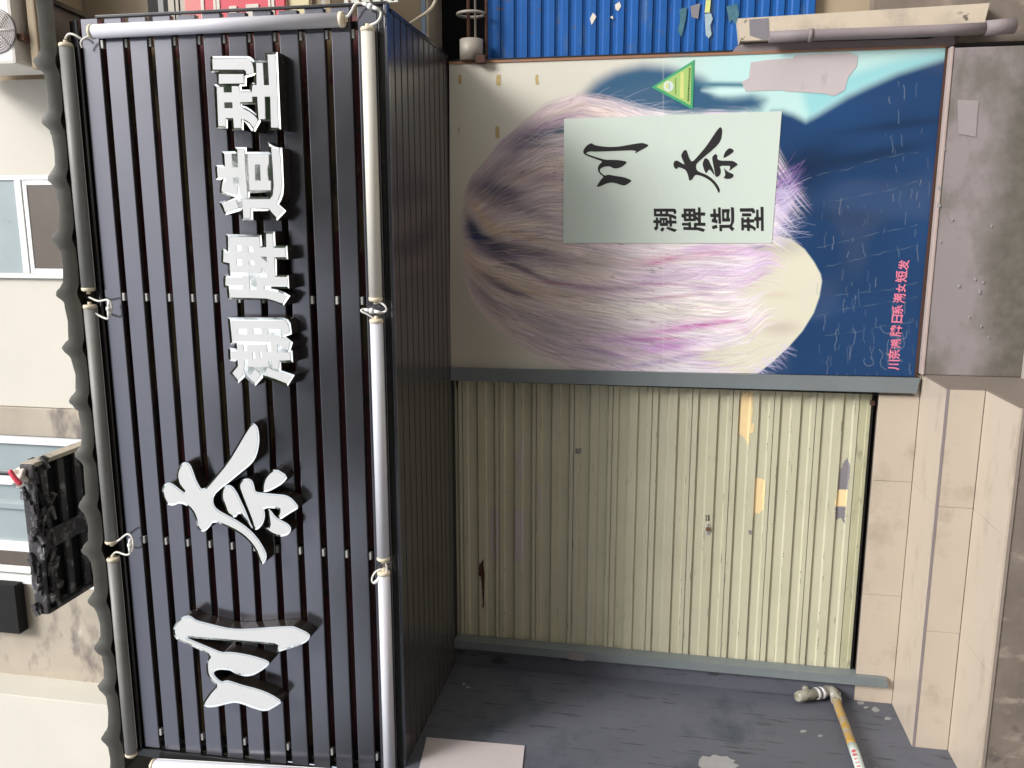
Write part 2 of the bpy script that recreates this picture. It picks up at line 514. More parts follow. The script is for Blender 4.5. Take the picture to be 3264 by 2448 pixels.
# ================================================================== walls of the shop
# left return wall, perpendicular to the shop front
XW = -2.62
lw = MB().box(XW - 0.25, XW, -1.6, 0.25, GZ, 2.6322).build('side_wall', 'sidewall')
tag(lw, 'dark blue-grey painted side wall with scuff dashes, left of the shutter and steps', 'wall')
# narrow jamb strip between rail and corner plus the wall behind
jw = MB().box(XW, -2.47, 0.0, 0.25, 0.128, 2.633).build('door_jamb', 'sidewall')
tag(jw, 'narrow blue-grey wall strip between the left shutter rail and the side wall', 'wall')
hd = MB().box(-2.86, 0.86, 0.001, 0.25, 2.6335, 4.3).build('shopfront_header', 'inner')
tag(hd, 'dark wall face hidden behind the slatted sign box above the shutter', 'wall')
inner = MB().box(-2.5, -0.78, 0.12, 0.2, 0.3, 2.633).build('threshold_shadow_board', 'gap')  # the shade in the shutter gap is put in as a black board
tag(inner, 'black board standing in for the shaded gap behind the bottom edge of the olive shutter', 'board')

# plinth under the poster board
PX0, PX1 = XR + 0.011, 0.835
pl = MB().box(PX0, PX1, -0.06, 0.2, GZ, 0.135, 0.006).build('plinth', 'plinth')
tag(pl, 'purple-grey rendered plinth under the poster board with damp stains and paint drips', 'plinth')
led = MB().box(PX0, PX1 + 0.005, -0.066, 0.0, 0.1352, 0.150, 0.004).build('ledge', 'sealant', pl)
flat_poly('paint_patch', pm('plinth_patch', (0.31, 0.275, 0.28), 0.7, 0, 0.1, 14), [px([(1635, 660), (1775, 665), (1755, 905), (1640, 885)], 2264, 0, 2.074)], -0.0635, pl)
drips = MB()
for (u, v, r) in [(2994, 600, 9), (2992, 655, 8), (3035, 700, 5), (2996, 770, 4), (3107, 890, 5), (3122, 930, 7), (3133, 900, 4), (3056, 910, 6),
                  (3127, 1040, 5), (3150, 1075, 4), (3160, 720, 4), (3090, 1010, 4), (3012, 475, 4)]:
    ang = [k * math.pi / 4 for k in range(8)]
    fill(drips, [(u + r * math.cos(t) * rnd.uniform(.5, 1.1), v + r * math.sin(t) * rnd.uniform(.6, 1.4)) for t in ang], [], lambda a, b: at(a, b, -0.0675))
tag(drips.build('paint_drips', 'whitepaint', pl), kind='stuff')

# ================================================================== POSTER BOARD
BY = -0.014
bt = thing('poster_board', (0, 0, 1.3), 'tall printed board showing lavender hair over a navy coat, right of the shutter', 'poster')
TL, TR, BR, BL = at(1436, 1172, BY), at(1432, 205, BY), at(3014, 152, BY), at(2914, 1200, BY)
NU, NV = 860, 520


def sm(a, b, x):
    t = np.clip((x - a) / (b - a), 0, 1)
    return t * t * (3 - 2 * t)


rs = np.random.RandomState(11)


def vnoise(x, y, seed=0):
    xi = np.floor(x).astype(np.int64); yi = np.floor(y).astype(np.int64)
    fx = x - xi; fy = y - yi
    fx = fx * fx * (3 - 2 * fx); fy = fy * fy * (3 - 2 * fy)

    def h(a, b):
        n = (a * 374761393 + b * 668265263 + seed * 982451653) & 0x7fffffff
        n = ((n ^ (n >> 13)) * 1274126177) & 0x7fffffff
        return ((n ^ (n >> 16)) & 0xffff) / 65535.0
    return (h(xi, yi) * (1 - fx) + h(xi + 1, yi) * fx) * (1 - fy) + (h(xi, yi + 1) * (1 - fx) + h(xi + 1, yi + 1) * fx) * fy


def inpoly(U, V, poly):
    ins = np.zeros(U.shape, bool)
    n = len(poly)
    for i in range(n):
        x1, y1 = poly[i]; x2, y2 = poly[(i + 1) % n]
        if y1 == y2: continue
        c = ((y1 > V) != (y2 > V)) & (U < (x2 - x1) * (V - y1) / (y2 - y1) + x1)
        ins ^= c
    return ins


def softpoly(U, V, poly, w):
    """signed-distance mask of a polygon with edge softness w"""
    d = np.full(U.shape, 1e9)
    n = len(poly)
    for i in range(n):
        ax, ay = poly[i]; bx, by = poly[(i + 1) % n]
        ex, ey = bx - ax, by - ay
        t = np.clip(((U - ax) * ex + (V - ay) * ey) / (ex * ex + ey * ey + 1e-9), 0, 1)
        d = np.minimum(d, np.hypot(U - ax - t * ex, V - ay - t * ey))
    s = np.where(inpoly(U, V, poly), d, -d)
    return sm(-w, w, s)


def paint_poster(U, V):
    def lay(c, a, col):
        a = np.clip(a, 0, 1)[..., None]
        return c * (1 - a) + np.array(col, float) * a
    C = np.ones(U.shape + (3,)) * np.array([0.66, 0.64, 0.56])
    C = lay(C, sm(1950, 2350, U), (0.50, 0.74, 0.72))
    C = lay(C, sm(1750, 1500, U) * sm(500, 900, V), (0.50, 0.47, 0.41))
    wob = 14 * (vnoise(U / 40, V / 40, 3) - .5)
    # neighbour's dark hair at the upper right
    a = softpoly(U + wob, V, [(1845, 318), (1900, 262), (1960, 228), (2050, 208), (2130, 216), (2200, 232), (2250, 258), (2285, 300), (2330, 308), (2400, 300),
                              (2436, 318), (2425, 350), (2360, 362), (2200, 368), (2050, 362), (1960, 345), (1880, 330)], 26)
    C = lay(C, a, (0.035, 0.105, 0.20))
    a = softpoly(U, V, [(2200, 268), (2280, 262), (2380, 264), (2420, 272), (2380, 279), (2280, 278)], 10)
    C = lay(C, a, (0.04, 0.16, 0.24))
    a = softpoly(U, V, [(2240, 288), (2300, 281), (2380, 283), (2420, 290), (2370, 298), (2300, 304)], 13)
    C = lay(C, a, (0.58, 0.80, 0.78))
    C = lay(C, softpoly(U, V, [(2555, 290), (2700, 240), (2860, 190), (3016, 160), (3016, 190), (2850, 240), (2690, 310), (2580, 380)], 24), (0.30, 0.62, 0.66))
    # navy coat
    coat = [(3050, 176), (2960, 203), (2860, 235), (2770, 275), (2700, 308), (2640, 345), (2595, 372), (2568, 386), (2530, 366), (2495, 354), (2460, 356), (2420, 420),
            (2440, 760), (2520, 762), (2564, 795), (2593, 834), (2615, 874), (2619, 896), (2611, 946), (2593, 997), (2557, 1055), (2513, 1105), (2459, 1156), (2400, 1197), (2380, 1230), (3050, 1230)]
    a = softpoly(U, V, coat, 4 + 14 * sm(700, 300, V))
    coatcol = np.ones(U.shape + (3,)) * np.array([0.010, 0.046, 0.135])
    f = vnoise(U / 260 + V / 500, V / 90 - U / 900, 5)
    coatcol *= (0.86 + 0.34 * f)[..., None]
    for (cu, cv, su, sv, an, k) in [(2850, 400, 170, 16, -.12, .35), (2800, 490, 190, 22, -.2, .42), (2600, 500, 120, 60, -.3, .4), (2550, 560, 90, 60, 0, .35), (2700, 690, 130, 25, .1, .2)]:
        ca, sa = math.cos(an), math.sin(an)
        du = (U - cu) * ca + (V - cv) * sa; dv = -(U - cu) * sa + (V - cv) * ca
        coatcol *= (1 - k * np.exp(-(du / su) ** 2 - (dv / sv) ** 2))[..., None]
    C = C * (1 - a[..., None]) + coatcol * a[..., None]
    # skin of neck and shoulder
    skin = [(2300, 790), (2400, 758), (2480, 752), (2520, 762), (2564, 795), (2593, 834), (2615, 874), (2619, 896), (2611, 946), (2593, 997), (2557, 1055), (2513, 1105), (2459, 1156), (2412, 1192), (2380, 1240), (2150, 1240), (2150, 1000)]
    a = softpoly(U, V, skin, 3)
    C = lay(C, a, (0.70, 0.67, 0.54))
    C = lay(C, a * np.exp(-((U - 2490) / 70) ** 2 - ((V - 785) / 30) ** 2) * .7, (0.42, 0.40, 0.30))
    C = lay(C, a * np.exp(-((U - 2490) / 60) ** 2 - ((V - 1045) / 22) ** 2) * .6, (0.50, 0.40, 0.36))
    C = lay(C, a * np.exp(-((U - 2470) / 50) ** 2 - ((V - 940) / 12) ** 2) * .4, (0.60, 0.50, 0.38))
    a = softpoly(U + 8 * vnoise(U / 9, V / 5, 8), V, [(2462, 560), (2500, 548), (2560, 515), (2600, 500), (2570, 560), (2545, 615), (2520, 670), (2490, 735), (2462, 765)], 14)
    C = lay(C, a * sm(.15, .8, vnoise(U / 60 + V / 60, (V * .8 + U * .45) / 5, 12)) * sm(2600, 2500, U + .3 * (620 - V)), (0.20, 0.10, 0.36))
    a = softpoly(U + 10 * vnoise(U / 9, V / 5, 18), V, [(2462, 640), (2500, 625), (2545, 600), (2530, 650), (2505, 700), (2462, 765)], 12)
    C = lay(C, a * (.5 + .5 * vnoise(U / 30 + V / 10, V / 6 - U / 40, 13)), (0.52, 0.40, 0.64))
    # hair mass with flow coordinate s across the strands
    ul = np.array([1470, 1480, 1500, 1550, 1600, 1640, 1690, 1735, 1800, 1850, 1950, 2060, 2150, 2260, 2380, 2460, 2540, 2600])
    vt = np.array([680, 612, 566, 506, 440, 408, 372, 336, 314, 298, 312, 345, 360, 352, 352, 420, 560, 640])
    ub = np.array([1470, 1480, 1508, 1563, 1635, 1725, 1816, 1888, 2000, 2150, 2300, 2380, 2440, 2520, 2600])
    vb = np.array([790, 896, 965, 1038, 1092, 1142, 1182, 1205, 1240, 1260, 1255, 1240, 1160, 1120, 1100])
    T = np.interp(U, ul, vt); B = np.interp(U, ub, vb)
    s = (V - T) / (B - T)
    edge = (vnoise(s * 260, U / 60, 9) - .5) * 2
    core = sm(-.012, .02, s + edge * .012) * sm(1.03, .97, s - edge * .02) * sm(1462, 1492, U + 10 * edge)
    endu = 2485 + 70 * (vnoise(s * 90, s * 0, 21) - .5) + 50 * (vnoise(s * 330, s * 0 + 4, 22) - .5) \
        - 210 * np.exp(-((V - 1130) / 70) ** 2) + 60 * np.exp(-((V - 640) / 90) ** 2) - 70 * np.exp(-((V - 930) / 60) ** 2) + 45 * np.exp(-((V - 1090) / 16) ** 2)
    core = core * sm(endu + 25, endu - 70, U)
    su_ = s + 0.012 * np.sin(U / 90.0 + s * 5)
    n1 = vnoise(su_ * 34, U / 230, 31); n2 = vnoise(su_ * 95, U / 110, 32); n3 = vnoise(su_ * 240, U / 70, 33); n4 = vnoise(su_ * 520, U / 45, 34)
    hcol = np.ones(U.shape + (3,)) * np.array([0.62, 0.51, 0.53])
    hcol = lay(hcol, sm(.45, .70, n1) * .7, (0.72, 0.60, 0.52))
    hcol = lay(hcol, sm(.40, .15, n1) * .3, (0.42, 0.33, 0.40))
    hcol = lay(hcol, sm(1850, 2150, U) * .85, (0.84, 0.76, 0.80))
    hcol = lay(hcol, sm(2000, 2250, U) * sm(.42, .65, n1) * .75, (0.66, 0.46, 0.70))
    hcol = lay(hcol, sm(2000, 2200, U) * sm(.45, .2, n2) * .6, (0.84, 0.80, 0.74))
    blobs = [  # centre u, v, half lengths, angle, colour, strength
        (1715, 425, 95, 26, -.35, (0.04, 0.06, 0.14), .95), (1800, 415, 60, 18, -.2, (0.04, 0.08, 0.13), .9), (1700, 465, 70, 8, -.1, (0.08, 0.09, 0.13), .7),
        (1780, 380, 120, 18, -.45, (0.44, 0.33, 0.40), .8), (1640, 500, 60, 22, -.9, (0.22, 0.20, 0.27), .6), (1570, 560, 60, 22, -.9, (0.20, 0.18, 0.24), .6),
        (1590, 608, 85, 30, .25, (0.07, 0.075, 0.15), .92), (1650, 660, 120, 18, .3, (0.15, 0.12, 0.17), .6), (1560, 640, 60, 14, .6, (0.30, 0.22, 0.20), .5),
        (1700, 560, 110, 24, .1, (0.40, 0.28, 0.31), .6), (1545, 700, 85, 14, .9, (0.62, 0.47, 0.32), .8), (1660, 750, 120, 12, .22, (0.62, 0.48, 0.34), .8),
        (1510, 735, 60, 18, 1.1, (0.05, 0.065, 0.13), .95), (1570, 785, 105, 25, .55, (0.04, 0.055, 0.13), .97), (1665, 800, 105, 21, .15, (0.055, 0.055, 0.11), .92),
        (1640, 845, 110, 9, .42, (0.10, 0.08, 0.14), .85), (1500, 830, 60, 18, 1.1, (0.55, 0.42, 0.30), .6), (1640, 910, 120, 14, .4, (0.60, 0.47, 0.34), .8), (1780, 935, 150, 16, .2, (0.62, 0.50, 0.38), .7),
        (1590, 905, 70, 12, .55, (0.13, 0.10, 0.14), .8), (1640, 930, 60, 7, .3, (0.14, 0.11, 0.16), .8), (1560, 960, 80, 18, .8, (0.26, 0.20, 0.24), .7),
        (1720, 1030, 130, 26, .5, (0.38, 0.31, 0.35), .7), (1900, 1130, 120, 18, .35, (0.52, 0.44, 0.50), .6),
        (1800, 830, 170, 26, .08, (0.32, 0.24, 0.30), .55), (1790, 905, 80, 6, .16, (0.27, 0.10, 0.19), .8), (1950, 920, 120, 8, .03, (0.30, 0.15, 0.28), .75),
        (2110, 832, 50, 8, -.2, (0.50, 0.10, 0.30), .9), (2080, 830, 90, 14, -.1, (0.66, 0.40, 0.50), .7), (2250, 810, 90, 14, -.15, (0.66, 0.38, 0.50), .6),
        (2150, 880, 160, 20, -.05, (0.50, 0.33, 0.55), .6), (2080, 905, 70, 6, 0, (0.40, 0.14, 0.32), .8), (2330, 850, 130, 20, .0, (0.76, 0.72, 0.80), .6), (2450, 860, 60, 36, .5, (0.56, 0.40, 0.62), .7),
        (2150, 945, 90, 5, -.08, (0.42, 0.16, 0.28), .75), (2150, 985, 240, 26, 0, (0.82, 0.78, 0.68), .8), (2300, 930, 140, 22, 0, (0.80, 0.74, 0.74), .7),
        (2180, 1045, 130, 16, -.15, (0.58, 0.24, 0.52), .85), (2270, 1032, 90, 6, -.12, (0.48, 0.10, 0.36), .9), (2070, 1082, 110, 6, -.02, (0.50, 0.06, 0.26), .95),
        (2010, 1088, 110, 22, .05, (0.50, 0.30, 0.58), .8), (2120, 1105, 120, 18, -.15, (0.50, 0.22, 0.56), .8), (1930, 1125, 80, 8, .25, (0.34, 0.20, 0.42), .7),
        (2330, 1085, 150, 20, .1, (0.80, 0.76, 0.86), .75), (2130, 1150, 170, 10, -.15, (0.44, 0.30, 0.56), .8), (2230, 1170, 150, 22, -.05, (0.78, 0.74, 0.82), .7), (2400, 1075, 50, 12, .7, (0.62, 0.36, 0.62), .8),
        (2500, 600, 70, 26, -.4, (0.34, 0.15, 0.42), .85), (2510, 660, 60, 30, -.3, (0.60, 0.50, 0.70), .7), (2430, 790, 50, 10, .1, (0.30, 0.26, 0.36), .8)]
    for (cu, cv, lu, lv, an, col, k) in blobs:
        ca, sa = math.cos(an), math.sin(an)
        du = (U - cu) * ca + (V - cv) * sa; dv = -(U - cu) * sa + (V - cv) * ca
        g_ = np.exp(-np.abs(du / lu) ** 2.4 - np.abs(dv / lv) ** 2)
        hcol = lay(hcol, k * np.clip(g_ * (0.45 + 1.1 * n3), 0, 1), col)
    hcol = hcol * (0.80 + .40 * n3)[..., None] * (0.80 + .40 * n4)[..., None]
    hcol = lay(hcol, sm(.80, .95, n4) * .35 * (U > 1600), (0.86, 0.82, 0.84))
    hcol = lay(hcol, sm(.76, .9, vnoise(su_ * 420, U / 26, 40)) * sm(.45, .6, n2) * .5 * sm(2300, 2100, U), (0.14, 0.09, 0.15))
    C = C * (1 - core[..., None]) + hcol * core[..., None]
    C = C * (0.985 + 0.03 * vnoise(U / 3, V / 3, 77))[..., None]
    C = lay(C, .2 * np.exp(-((U - 2114) / 2.2) ** 2), (0.80, 0.78, 0.78))
    C = lay(C, .04 * sm(.5, .8, vnoise(U / 130, V / 160, 66)), (0.45, 0.42, 0.38))
    return np.clip(C, 0, 1)


def strokes(img, U, V, rs):
    """single hairs and coat cracks drawn on the print"""
    hgt, wid = U.shape
    # pixel -> grid index by the inverse of the board quad (bilinear is close to affine here)
    P = np.array([[TL[0], TL[2]], [TR[0], TR[2]], [BR[0], BR[2]], [BL[0], BL[2]]])

    def plot(pts, col, al, w=0):
        for (u, v), a in zip(pts, al):
            q = at(u, v, BY)
            fz = (TL[2] - q[2]) / (TL[2] - (BL[2] + BR[2]) / 2)
            x0 = TL[0] + (BL[0] - TL[0]) * fz; x1 = TR[0] + (BR[0] - TR[0]) * fz
            fx = (q[0] - x0) / (x1 - x0)
            i = int(fz * (hgt - 1) + .5); k = int(fx * (wid - 1) + .5)
            for di in range(0, 1 + w):
                if 0 <= i + di < hgt and 0 <= k < wid:
                    img[i + di, k] = img[i + di, k] * (1 - a) + np.array(col) * a

    def curve(p0, p1, p2, col, a0, w=0):
        L = math.hypot(p2[0] - p0[0], p2[1] - p0[1]) + math.hypot(p1[0] - p0[0], p1[1] - p0[1]) * .3
        n = max(4, int(L / 1.6))
        t = np.linspace(0, 1, n)
        pts = [((1 - a) ** 2 * p0[0] + 2 * a * (1 - a) * p1[0] + a * a * p2[0], (1 - a) ** 2 * p0[1] + 2 * a * (1 - a) * p1[1] + a * a * p2[1]) for a in t]
        plot(pts, col, a0 * (1 - t * .7), w)
    ul = np.array([1470, 1480, 1500, 1550, 1600, 1640, 1690, 1735, 1800, 1850, 1950, 2060, 2150, 2260, 2380, 2460, 2540, 2600])
    vt = np.array([680, 612, 566, 506, 440, 408, 372, 336, 314, 298, 312, 345, 360, 352, 352, 420, 560, 640])
    ub = np.array([1470, 1480, 1508, 1563, 1635, 1725, 1816, 1888, 2000, 2150, 2300, 2380, 2440, 2520, 2600])
    vb = np.array([790, 896, 965, 1038, 1092, 1142, 1182, 1205, 1240, 1260, 1255, 1240, 1160, 1120, 1100])
    for k in range(1500):
        s0 = rs.uniform(.01, .99); u0 = rs.uniform(1490, 2330); L = rs.uniform(30, 170)
        tt = np.arange(u0, min(u0 + L, 2400), 1.7)
        if len(tt) < 5: continue
        dr_ = rs.normal(0, .010)
        ss = s0 + dr_ * (tt - u0) / 100 + .004 * np.sin((tt - u0) / 23)
        T_ = np.interp(tt, ul, vt); B_ = np.interp(tt, ub, vb)
        vv = T_ + ss * (B_ - T_)
        ok = [(a, b) for a, b in zip(tt, vv) if b < 1196 and not (1795 < a < 2495 and 360 < b < 772)]
        if len(ok) < 4: continue
        x_ = rs.rand()
        if u0 < 1850:
            col = (0.12, 0.10, 0.15) if x_ < .45 else ((0.78, 0.66, 0.55) if x_ < .75 else (0.66, 0.56, 0.62))
        else:
            col = (0.92, 0.88, 0.90) if x_ < .5 else ((0.42, 0.22, 0.42) if x_ < .75 else (0.66, 0.46, 0.68))
        fade = np.sin(np.linspace(0.05, math.pi - .05, len(ok)))
        plot(ok, col, rs.uniform(.15, .55) * fade)
    # loose hairs right of the sticker and along the neck
    for k in range(70):
        u0 = rs.uniform(2455, 2490); v0 = rs.uniform(560, 660)
        L = rs.uniform(40, 120); an = rs.normal(-.62, .14)
        curve((u0, v0), (u0 + L * .5, v0 + L * .5 * math.sin(an) + 6), (u0 + L * math.cos(an), v0 + L * math.sin(an)), (0.34, 0.18, 0.46) if k % 2 else (0.10, 0.09, 0.26), rs.uniform(.3, .8))
    for k in range(150):
        u0 = rs.uniform(2455, 2500); v0 = rs.uniform(600, 775)
        an = rs.normal(-.45, .45) if v0 < 700 else rs.normal(.1, .6)
        L = rs.uniform(25, 105)
        u1 = u0 + L * math.cos(an); v1 = v0 + L * math.sin(an)
        curve((u0, v0), ((u0 + u1) / 2 + rs.uniform(-8, 8), (v0 + v1) / 2 + rs.uniform(-12, 12)), (u1, v1), (0.55, 0.52, 0.72), rs.uniform(.2, .75))
    for k in range(70):
        u0 = rs.uniform(2380, 2500); v0 = 1197 - (u0 - 2380) * .75 + rs.uniform(-20, 10)
        L = rs.uniform(15, 55); an = rs.normal(.55, .25)
        u1 = u0 + L * math.cos(an); v1 = v0 + L * math.sin(an)
        curve((u0, v0), ((u0 + u1) / 2, (v0 + v1) / 2 + 4), (u1, v1), (0.62, 0.56, 0.80), rs.uniform(.3, .8))
    for k in range(160):
        u0 = rs.uniform(2150, 2400); v0 = rs.uniform(800, 1180)
        L = rs.uniform(30, 130); an = rs.normal(0, .35)
        u1 = u0 + L * math.cos(an); v1 = v0 + L * math.sin(an)
        curve((u0, v0), ((u0 + u1) / 2, (v0 + v1) / 2 + rs.uniform(-14, 14)), (u1, v1), (0.86, 0.83, 0.90) if k % 3 else (0.55, 0.25, 0.5), rs.uniform(.15, .55))
    for k in range(40):
        u0 = rs.uniform(1850, 2100); v0 = 305 + (u0 - 1850) * .17 + rs.uniform(-10, 25)
        L = rs.uniform(30, 110); an = rs.normal(.2, .25)
        curve((u0, v0), (u0 + L * .5, v0 + L * .5 * math.sin(an) - 8), (u0 + L * math.cos(an), v0 + L * math.sin(an)), (0.50, 0.52, 0.62), rs.uniform(.2, .6))
    for k in range(24):
        u0 = rs.uniform(1640, 1760); v0 = rs.uniform(420, 470)
        L = rs.uniform(50, 120); an = rs.normal(.1, .3)
        curve((u0, v0), (u0 + L * .5, v0 + L * .3 * math.sin(an)), (min(u0 + L, 1798), v0 + L * math.sin(an)), (0.56, 0.54, 0.52), rs.uniform(.2, .5))
    # cracks of the print in the coat: long faint lines across, short bright ones along
    for k in range(7):
        v0 = [790, 850, 945, 1010, 1070, 640, 560][k]; u = 2600 + 30 * (k % 3); v = v0
        pts = []
        for _ in range(230):
            u += 1.6; v += -.22 * 1.6 + rs.normal(0, .5) * 1.2
            if u > 2925: break
            pts.append((u, v))
        plot(pts, (0.12, 0.17, 0.22), [0.35 + .3 * math.sin(i * .13) for i in range(len(pts))])
    for k in range(95):
        u = rs.uniform(2600, 2935) if k > 20 else rs.uniform(2820, 2960)
        v = rs.uniform(620, 1190) if k > 20 else rs.uniform(230, 620)
        L = rs.uniform(10, 60)
        pts = []
        d = rs.choice([-.25, 0, .25])
        for _ in range(int(L / 1.5)):
            v += 1.5; u += rs.normal(d * .4, .7)
            if v > 1195: break
            pts.append((u, v))
        plot(pts, (0.14, 0.20, 0.27) if k % 2 else (0.24, 0.26, 0.30), [rs.uniform(.2, .65)] * len(pts))
    for k in range(9):   # branching cracks in the lower corner
        u, v = rs.uniform(2660, 2900), rs.uniform(1040, 1140)
        an = rs.uniform(.3, 1.7)
        pts = []
        for _ in range(rs.randint(30, 80)):
            an += rs.normal(0, .18)
            u += 1.5 * math.cos(an); v += 1.5 * math.sin(an)
            if v > 1198 or u > 2925: break
            pts.append((u, v))
        plot(pts, (0.24, 0.28, 0.32), [.5] * len(pts))


fz = np.linspace(0, 1, NU)[:, None]; fx = np.linspace(0, 1, NV)[None, :]
XLf = TL[0] + (BL[0] - TL[0]) * fz; XRf = TR[0] + (BR[0] - TR[0]) * fz
ZLf = TL[2] + (BL[2] - TL[2]) * fz; ZRf = TR[2] + (BR[2] - TR[2]) * fz
GX = XLf + (XRf - XLf) * fx; GZz = ZLf + (ZRf - ZLf) * fx
P3 = np.stack([GX, np.full_like(GX, BY), GZz], -1)
UU, VV = proj(P3)
img = paint_poster(UU, VV)
strokes(img, UU, VV, rs)
img = np.clip(img, 0, 1)
me = bpy.data.meshes.new('print')
nv = NU * NV
me.vertices.add(nv)
me.vertices.foreach_set('co', P3.reshape(-1).astype(np.float32))
idx = np.arange(nv).reshape(NU, NV)
q = np.stack([idx[:-1, :-1], idx[1:, :-1], idx[1:, 1:], idx[:-1, 1:]], -1).reshape(-1)
nf = (NU - 1) * (NV - 1)
me.loops.add(nf * 4); me.loops.foreach_set('vertex_index', q.astype(np.int32))
me.polygons.add(nf); me.polygons.foreach_set('loop_start', (np.arange(nf) * 4).astype(np.int32))
me.polygons.foreach_set('loop_total', np.full(nf, 4, np.int32))
me.update(calc_edges=True)
ca = me.color_attributes.new('print_colour', 'FLOAT_COLOR', 'POINT')
ca.data.foreach_set('color', np.concatenate([img.reshape(-1, 3), np.ones((nv, 1))], 1).reshape(-1).astype(np.float32))
pmt = pm('poster_print', (0.5, 0.5, 0.5), 0.45, 0, 0.0, 3, 0.015, 12, spec=0.35, rvar=0.05)
nt = pmt.node_tree
an_ = nt.nodes.new('ShaderNodeAttribute'); an_.attribute_name = 'print_colour'
bsdf = nt.nodes['Principled BSDF']
nt.links.new(an_.outputs['Color'], bsdf.inputs['Base Color'])
me.materials.append(pmt)
pr = bpy.data.objects.new('print', me); COL.objects.link(pr); pr.parent = bt
# backing and edges
MB().prism([(TL[0], TL[2]), (TR[0], TR[2]), (BR[0], BR[2]), (BL[0], BL[2])], 'y', BY + 0.0015, 0.012).build('backing', 'woodedge', bt)
def bar(p, q, w, y0, y1, name, mat, parent, side_=1):
    d = np.array([q[0] - p[0], q[2] - p[2]]); d /= np.linalg.norm(d); nrm = np.array([-d[1], d[0]]) * side_ * w
    return MB().prism([(p[0], p[2]), (q[0], q[2]), (q[0] + nrm[0], q[2] + nrm[1]), (p[0] + nrm[0], p[2] + nrm[1])], 'y', y0, y1).build(name, mat, parent)
bar(TR, BR, 0.012, -0.020, 0.012, 'edge_strip', 'woodedge', bt, 1)
bar(TL, BL, 0.012, -0.022, 0.012, 'edge_strip', 'frame_black', bt, -1)
bar(BL, BR, 0.010, -0.024, 0.012, 'edge_strip', 'darkrust', bt, -1)
# tape scraps
for p in [[(1461, 238), (1470, 239), (1471, 267), (1465, 269), (1461, 262)], [(1583, 238), (1596, 238), (1595, 272), (1583, 272), (1581, 258)], [(1707, 238), (1715, 238), (1714, 250), (1718, 268), (1708, 269), (1706, 252)],
          [(1579, 404), (1591, 403), (1592, 440), (1580, 439)], [(1462, 406), (1466, 405), (1463, 423), (1459, 422)]]:
    flat_poly('tape_scrap', 'tape', [p], BY - 0.002, bt)
# grey remnant of a torn sheet
flat_poly('torn_sheet', pm('torn_paper_grey', (0.50, 0.45, 0.46), 0.7, 0, 0.06, 5, spots=((0.30, 0.28, 0.30), 7, 0.60, 0.15, (1, 1, 2.5), 0.6)),
          [px([(150, 470), (300, 450), (470, 440), (480, 415), (880, 395), (960, 420), (950, 500), (880, 590), (860, 680), (780, 725), (690, 705), (430, 690), (380, 680), (110, 690), (80, 620), (135, 590)], 2330, 0, 2.368)], BY - 0.002, bt)
# big pale sticker
STY = BY - 0.003
stk = flat_poly('sticker', 'sticker', [[(1798, 379), (2492, 354), (2460, 775), (1795, 775)]], STY, bt, 0.002)
flat_poly('crease', 'labelwhite', [[(2111, 366), (2115, 366), (2108, 500), (2100, 775), (2096, 775), (2104, 500)]], STY - 0.0006, stk, 0.0004)
kawa_p = px([(570, 643), (600, 650), (640, 680), (800, 705), (950, 712), (1100, 700), (1280, 665), (1470, 635), (1520, 650), (1588, 672), (1575, 700), (1520, 730), (1430, 780), (1335, 835), (1385, 765), (1000, 780), (660, 793), (560, 785),
             (510, 800), (482, 828), (520, 840), (680, 895), (830, 938), (950, 935), (1080, 943), (1220, 970), (1160, 1030), (1090, 1075), (1000, 1092), (950, 1075), (910, 1050), (830, 1052), (760, 1075), (725, 1115), (745, 1165), (820, 1220),
             (860, 1200), (900, 1200), (1000, 1220), (1150, 1240), (1230, 1270), (1300, 1305), (1240, 1350), (1170, 1392), (1100, 1380), (1020, 1350), (940, 1335), (850, 1350), (750, 1400), (665, 1420), (700, 1360), (750, 1280), (800, 1235),
             (740, 1195), (700, 1140), (693, 1080), (715, 1020), (785, 965), (640, 915), (470, 850), (440, 820), (435, 785), (460, 730), (510, 675)], 1780, 340, 5.529)
flat_poly('character', 'ink', [smooth_poly(kawa_p)], STY - 0.0012, stk, 0.0008)
